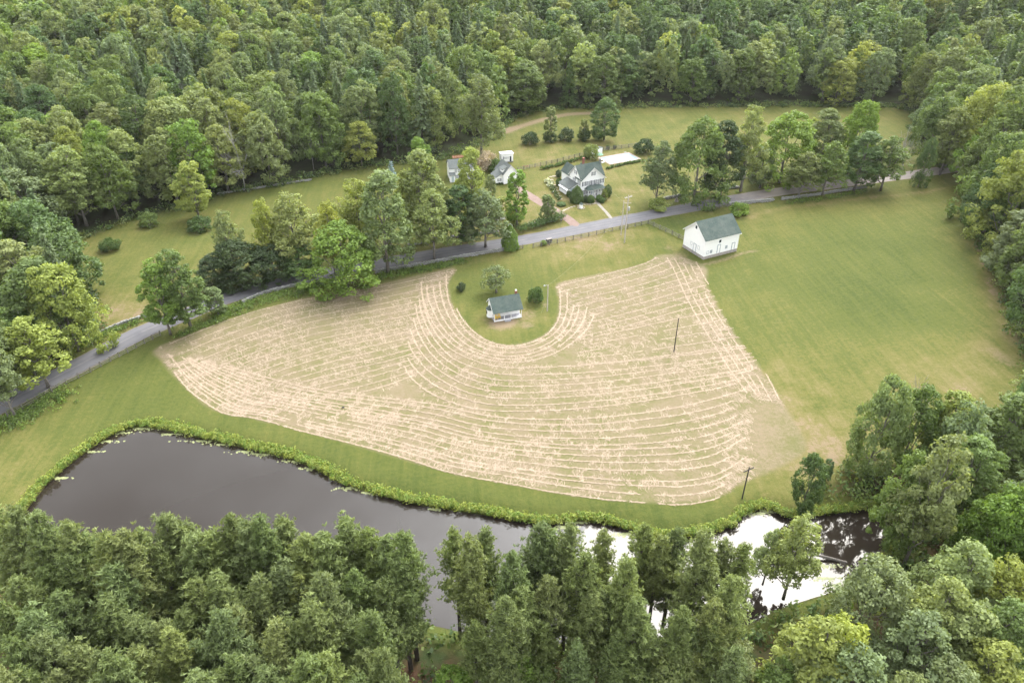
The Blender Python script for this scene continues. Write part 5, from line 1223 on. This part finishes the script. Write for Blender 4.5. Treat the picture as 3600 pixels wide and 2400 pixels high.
# undergrowth along wood edges, beside roads and round the pond
def ground_cover(name, P, R0, H0, card, cols, nc=20, seed=1, z=None, label=None):
    r = np.random.default_rng(seed); n = len(P); zz = hz_arr(P) if z is None else np.full(n, z); rad = R0 * r.uniform(.6, 1.3, n)
    C = np.column_stack([P, zz + rad * H0 * .45]); V, sh = puffs_to_cards(C, rad, nc, card, r, None, up=1.0, keep=-.45, flat=H0)
    return C, V, sh
def cover(name, P, R0, H0, card, cols, nc=20, seed=1, z=None, label=None):
    r = np.random.default_rng(seed + 50); VV, SS, CC = [], [], []; pick = r.integers(0, len(cols), len(P))
    for k, c in enumerate(cols):
        q = P[pick == k]
        if not len(q): continue
        _, V, sh = ground_cover(name, q, R0, H0, card, None, nc, seed + k, z); VV.append(V); SS.append(sh); CC.append(np.tile(np.array([*PAL[c], 1.0]), (len(V), 1)))
    V = np.vstack(VV); me = mesh_np(name, V, quads(len(V) // 4), [M['leaf_far']]); add_attr(me, 'shade', np.concatenate(SS)); add_attr(me, 'tint', np.vstack(CC), 'FLOAT_COLOR')
    o = link(name, me, kind='stuff')
    if label: o['label'] = label; o['category'] = name.replace('_', ' ')
    return o
r = np.random.default_rng(8)
e_ = offset_poly(OPEN, 1.0); i = r.integers(0, len(e_), 2300); q = e_[i] + r.normal(size=(2300, 2)) * 2.2; s = sdf(q, OPEN_S); rd = seg_dist(q, ROADC[::2], False)
q = q[(s > -.3) & (rd > 4.5) & (q[:, 1] > 50)]
cover('undergrowth', q, 1.5, .85, .34, ('mid', 'deep', 'dark', 'hedge', 'olive'), 24, 3, label='low brush along the foot of the woods')
q2 = scatter(60, 150, 62, 150, 3.2, 9); s = sdf(q2, OPEN_S); q2 = q2[(s > 1)]; q3 = scatter(-75, 60, 40, 75, 3.4, 12); s = sdf(q3, OPEN_S); q3 = q3[(s > 1) & (vnoise(q3, 12, 2) > .5)]
cover('woodland_brush', np.vstack([q2, q3]), 1.6, .7, .32, ('bright', 'mid', 'olive', 'hedge', 'lime'), 24, 5, label='green brush on the floor of the woods by the pond')
# bank vegetation along the far shore
offp = offset_poly(POND, 1.0) - POND; sh_i = [k for k, p in enumerate(POND) if offp[k][1] > .25 or (p[0] < -60) or (p[0] > 60)]
PB = POND[sh_i]; n = 5200; i = r.integers(0, len(PB), n); tg = (np.roll(POND, -1, 0) - POND)[sh_i][i] * r.uniform(-.5, .5, (n, 1)); q = PB[i] + tg + offp[sh_i][i] * (r.uniform(.1, 1.0, n) * (.5 + 1.7 * vnoise(PB[i], 5, 2)))[:, None] + r.normal(size=(n, 2)) * .25
q = q[vnoise(q, 3.0, 6) + .35 * r.uniform(size=n) > .22]
cover('bank_vegetation', q, .46, 1.15, .14, ('lime', 'lime', 'bright', 'yellow', 'bright'), 26, 7, WATER_Z + .45, 'bright green plants fringing the pond bank')
# weeds between stone walls and hay
w1 = spline(np.array([GF(*z) for z in [(640,1190),(720,1150),(800,1105),(900,1060),(1000,1035),(1120,1012)]]), .5); w2 = spline(np.array([GF(*z) for z in [(1325,975),(1440,955),(1560,932),(1620,918)]]), .5)
w3 = spline(np.array([GF(*z) for z in [(0,1500),(60,1475),(130,1430),(230,1375)]]), .5); w4 = spline(np.array([GF(*z) for z in [(265,1225),(330,1192),(420,1155),(500,1130)]]), .5); w5 = spline(np.array([GF(*z) for z in [(2480,700),(2560,690),(2600,680)]]), .5); w6 = spline(np.array([GF(*z) for z in [(2770,712),(2900,697),(3040,672)]]), .5)
Q = []
for w_, sd_, n in ((w1, 1.6, 520), (w2, 1.0, 260), (w3, 1.8, 260), (w4, .9, 180), (w5, .8, 60), (w6, .8, 140)): Q.append(w_[r.integers(0, len(w_), n)] + r.normal(size=(n, 2)) * sd_)
q = np.vstack(Q); q = q[(seg_dist(q, ROADC, False) > 3.9) & (sdf(q, HAY[::2]) > .3)]
cover('roadside_weeds', q, .75, .8, .17, ('hedge', 'bright', 'bright', 'mid', 'mid'), 22, 9, 0.0, 'green weeds between the road walls and the fields')

# lily pads
def lily():
    r = np.random.default_rng(4); V, F = [], []; spots = [(300,985,14,5),(270,996,10,3),(240,1016,9,3),(345,985,10,4),(210,1040,7,3),(400,1000,8,3),(470,1016,12,3),(515,1024,8,2),(560,1040,9,4),(600,1046,9,4),(675,1062,8,4),(720,1078,10,4),(800,1123,9,4),(855,1135,7,3),(140,1100,6,3),(1290,1212,12,5),(1440,1228,10,5),(1330,1202,6,3),(1740,1180,10,6),(1770,1175,8,5),(1880,1300,14,6),(1930,1345,12,6),(1300,1200,6,2),(1000,1172,5,2),(1900,1330,8,4)]
    for u, v, su, sv in spots:
        for _ in range(int(6 + su * 5)):
            x, y = G(u + r.normal() * su * 1.9, v - 4.5 + abs(r.normal()) * sv * .8, WATER_Z); s = r.uniform(.10, .24); b = len(V); a0 = r.uniform(0, 6.28)
            V += [(x, y, WATER_Z + .012)] + [(x + s * math.cos(a0 + k * .98), y + s * math.sin(a0 + k * .98), WATER_Z + .012 + r.uniform(0, .01)) for k in range(7)]; F += [(b, b + k, b + k + 1, b) for k in range(1, 7)]
    mb = MB(); mb.v = V; mb.f = [f[:3] for f in F]; return mb
M['lily'] = simple('lily_pad', (0.22, 0.24, 0.11), .5, .3, .25, .6)
o = lily().build('lily_pads', M['lily']); o['kind'] = 'stuff'; o['label'] = 'pale floating lily pads along the pond shore'; o['category'] = 'lily pads'

# ------------------------------------------------------------------ cut hay lying in swaths
FAM = [
 ([(560,1225),(700,1165),(850,1110),(1000,1068),(1150,1040),(1300,1015),(1450,985),(1600,950)], [(1180,1392),(1230,1384),(1280,1376),(1320,1366),(1360,1354),(1395,1342),(1425,1330),(1455,1318)], 18, .95),
 ([(1592,955),(1590,1010),(1600,1065),(1628,1122),(1675,1172),(1735,1205),(1800,1214),(1870,1201),(1928,1168),(1962,1118),(1970,1060),(1964,1000)], [(1478,985),(1484,1040),(1508,1110),(1552,1175),(1612,1228),(1700,1262),(1790,1274),(1885,1262),(1965,1232),(2030,1188),(2070,1140),(2090,1090)], 6, 1.0),
 ([(1480,985),(1490,1065),(1520,1150),(1580,1225),(1680,1272),(1780,1292),(1900,1292),(2060,1284),(2250,1266),(2450,1242),(2660,1215),(2760,1200)], [(1410,1270),(1450,1330),(1530,1388),(1640,1428),(1700,1438),(1760,1443),(1900,1443),(2100,1430),(2300,1405),(2420,1385),(2540,1362),(2640,1335)], 8, 1.0),
 ([(1965,1005),(2050,985),(2150,960),(2230,940),(2290,918),(2320,900)], [(2020,1190),(2120,1165),(2240,1135),(2380,1095),(2500,1065),(2590,1045)], 10, 1.0),
 ([(2040,1195),(2200,1160),(2400,1118),(2540,1090),(2620,1078)], [(2030,1282),(2200,1268),(2420,1242),(2560,1224),(2690,1208)], 5, .8),
 ([(2440,908),(2482,990),(2530,1080),(2602,1190),(2680,1300),(2745,1425)], [(2345,905),(2375,960),(2420,1060),(2495,1185),(2560,1290),(2640,1400)], 5, .8),
 ([(570,1240),(640,1340),(720,1410),(800,1455),(900,1470),(1040,1508),(1230,1555),(1410,1605),(1590,1660),(1760,1692),(1960,1727),(2120,1750),(2270,1762),(2400,1768),(2520,1742),(2640,1660)], [(700,1262),(800,1288),(900,1318),(1000,1345),(1100,1368),(1250,1390),(1400,1408),(1550,1428),(1700,1462),(1850,1476),(2000,1476),(2150,1466),(2300,1448),(2430,1424),(2540,1396),(2640,1362)], 13, .85),
]
HV, HF, HT = [], [], []
hr = np.random.default_rng(77); nv = 0
def add_quads(V4, tone):
    global nv
    HT.append(np.full(len(V4) * 4, tone) * np.repeat(hr.uniform(.88, 1.12, len(V4)), 4))
    HV.append(V4.reshape(-1, 3)); HF.append(np.arange(len(V4) * 4).reshape(-1, 4) + nv); nv += len(V4) * 4
def strands(C, ang, L, Wd, z0, z1, tone=1.0):
    n = len(C); d = np.stack([np.cos(ang), np.sin(ang)], 1); p = np.stack([-d[:, 1], d[:, 0]], 1); L = L[:, None]; w = Wd[:, None]
    bend = hr.uniform(-.35, .35, (n, 1)) * L; a = C - d * L * .5; m = C + p * bend * .5; b = C + d * L * .5 - p * bend * .3
    za, zm, zb = hr.uniform(.02, .05, n), hr.uniform(z0, z1, n), hr.uniform(.02, .06, n)
    A0, A1 = np.column_stack([a - p * w * .4, za]), np.column_stack([a + p * w * .4, za]); M0, M1 = np.column_stack([m - p * w, zm]), np.column_stack([m + p * w, zm * .8]); B0, B1 = np.column_stack([b - p * w * .3, zb]), np.column_stack([b + p * w * .3, zb])
    add_quads(np.stack([A0, A1, M1, M0], 1), tone); add_quads(np.stack([M0, M1, B1, B0], 1), tone)
for fi, (A, B, N, strength) in enumerate(FAM):
    A, B = np.array(A, float), np.array(B, float)
    rows = []
    for k in range(N):
        t = k / (N - 1) if N > 1 else 0; P = spline(np.array([GF(*q) for q in A + (B - A) * t]), .22); P = P + np.cumsum(hr.normal(size=P.shape) * .012, 0); rows.append(P)
    gapm = np.mean([np.linalg.norm(rows[i][len(rows[i]) // 2] - rows[i + 1][len(rows[i + 1]) // 2]) for i in range(N - 1)]) if N > 1 else 3
    for k, P in enumerate(rows):
        d = np.gradient(P, axis=0); an = np.arctan2(d[:, 1], d[:, 0]); ins = sdf(P, HAY[::2]) < .4
        dens = vnoise(P, 7, 20 + fi); st = strength if 0 < k < N - 1 else max(strength, .9)
        on = ins & (dens + .6 * vnoise(P, 1.1, 40 + k) < .30 + 1.02 * st)
        e0, e1 = hr.integers(0, max(1, len(P) // 14), 2); on[:e0] = False; on[len(P) - e1:] = False; Q = P[on]; qa = an[on]
        if len(Q) < 4: continue
        for rep in range(3):
            strands(Q + hr.normal(size=Q.shape) * .085, qa + hr.normal(size=len(Q)) * .25, hr.uniform(.3, .8, len(Q)), hr.uniform(.030, .072, len(Q)), .03, .08, 1.10)
        # loose hay flicked sideways off the swath
        m = int(len(P) * 2.9); i = hr.integers(0, len(P), m); i = i[ins[i]]; p = np.stack([-np.sin(an[i]), np.cos(an[i])], 1); side = hr.uniform(-.5, .5, len(i)) * gapm
        C = P[i] + p * side[:, None] + hr.normal(size=(len(i), 2)) * .2; ok = (vnoise(C, 1.15, 60 + fi) + .5 * vnoise(C, 9, 61) > .68) & (sdf(C, HAY[::2]) < -.2)
        C, ia = C[ok], an[i][ok]; strands(C, ia + math.pi / 2 + hr.normal(size=len(C)) * .5, hr.uniform(.4, 1.5, len(C)), hr.uniform(.03, .07, len(C)), .02, .06, 1.0)
V, F = np.vstack(HV), np.vstack(HF)
t = NT('cut_hay'); P = t.pos(); n1 = t.noise(1.2, 4, .6, P); n2 = t.noise(.12, 3, .5, P)
c = t.mix(t.rng(n1, .3, .7), (0.225, 0.174, 0.122), (0.335, 0.270, 0.202)); c = t.mix(1.0, c, t.attr('tone').outputs['Color'], 'MULTIPLY'); t.bsdf(c, .9, .1); M['hay'] = t.m
hm = mesh_np('cut_hay', V, F, [M['hay']]); add_attr(hm, 'tone', np.concatenate(HT)); o = link('cut_hay', hm, kind='stuff'); o['label'] = 'pale cut hay lying in curved swaths on the field'; o['category'] = 'hay'
print('hay quads', len(F), 'objects', len(bpy.data.objects))

# ------------------------------------------------------------------ humid summer air
t = NT('haze'); t.t.nodes.remove(t.out); t.out = t.n("ShaderNodeOutputMaterial"); pv = t.n("ShaderNodeVolumePrincipled")
pv.inputs["Color"].default_value = (0.96, 0.97, 0.96, 1); pv.inputs["Density"].default_value = 0.00004; pv.inputs["Anisotropy"].default_value = 0.2
t.l(pv.outputs[0], t.out.inputs["Volume"])
hzm = MB().box(-700, 700, -60, 800, -5, 130).mesh('haze', t.m); link('haze', hzm, kind='stuff')
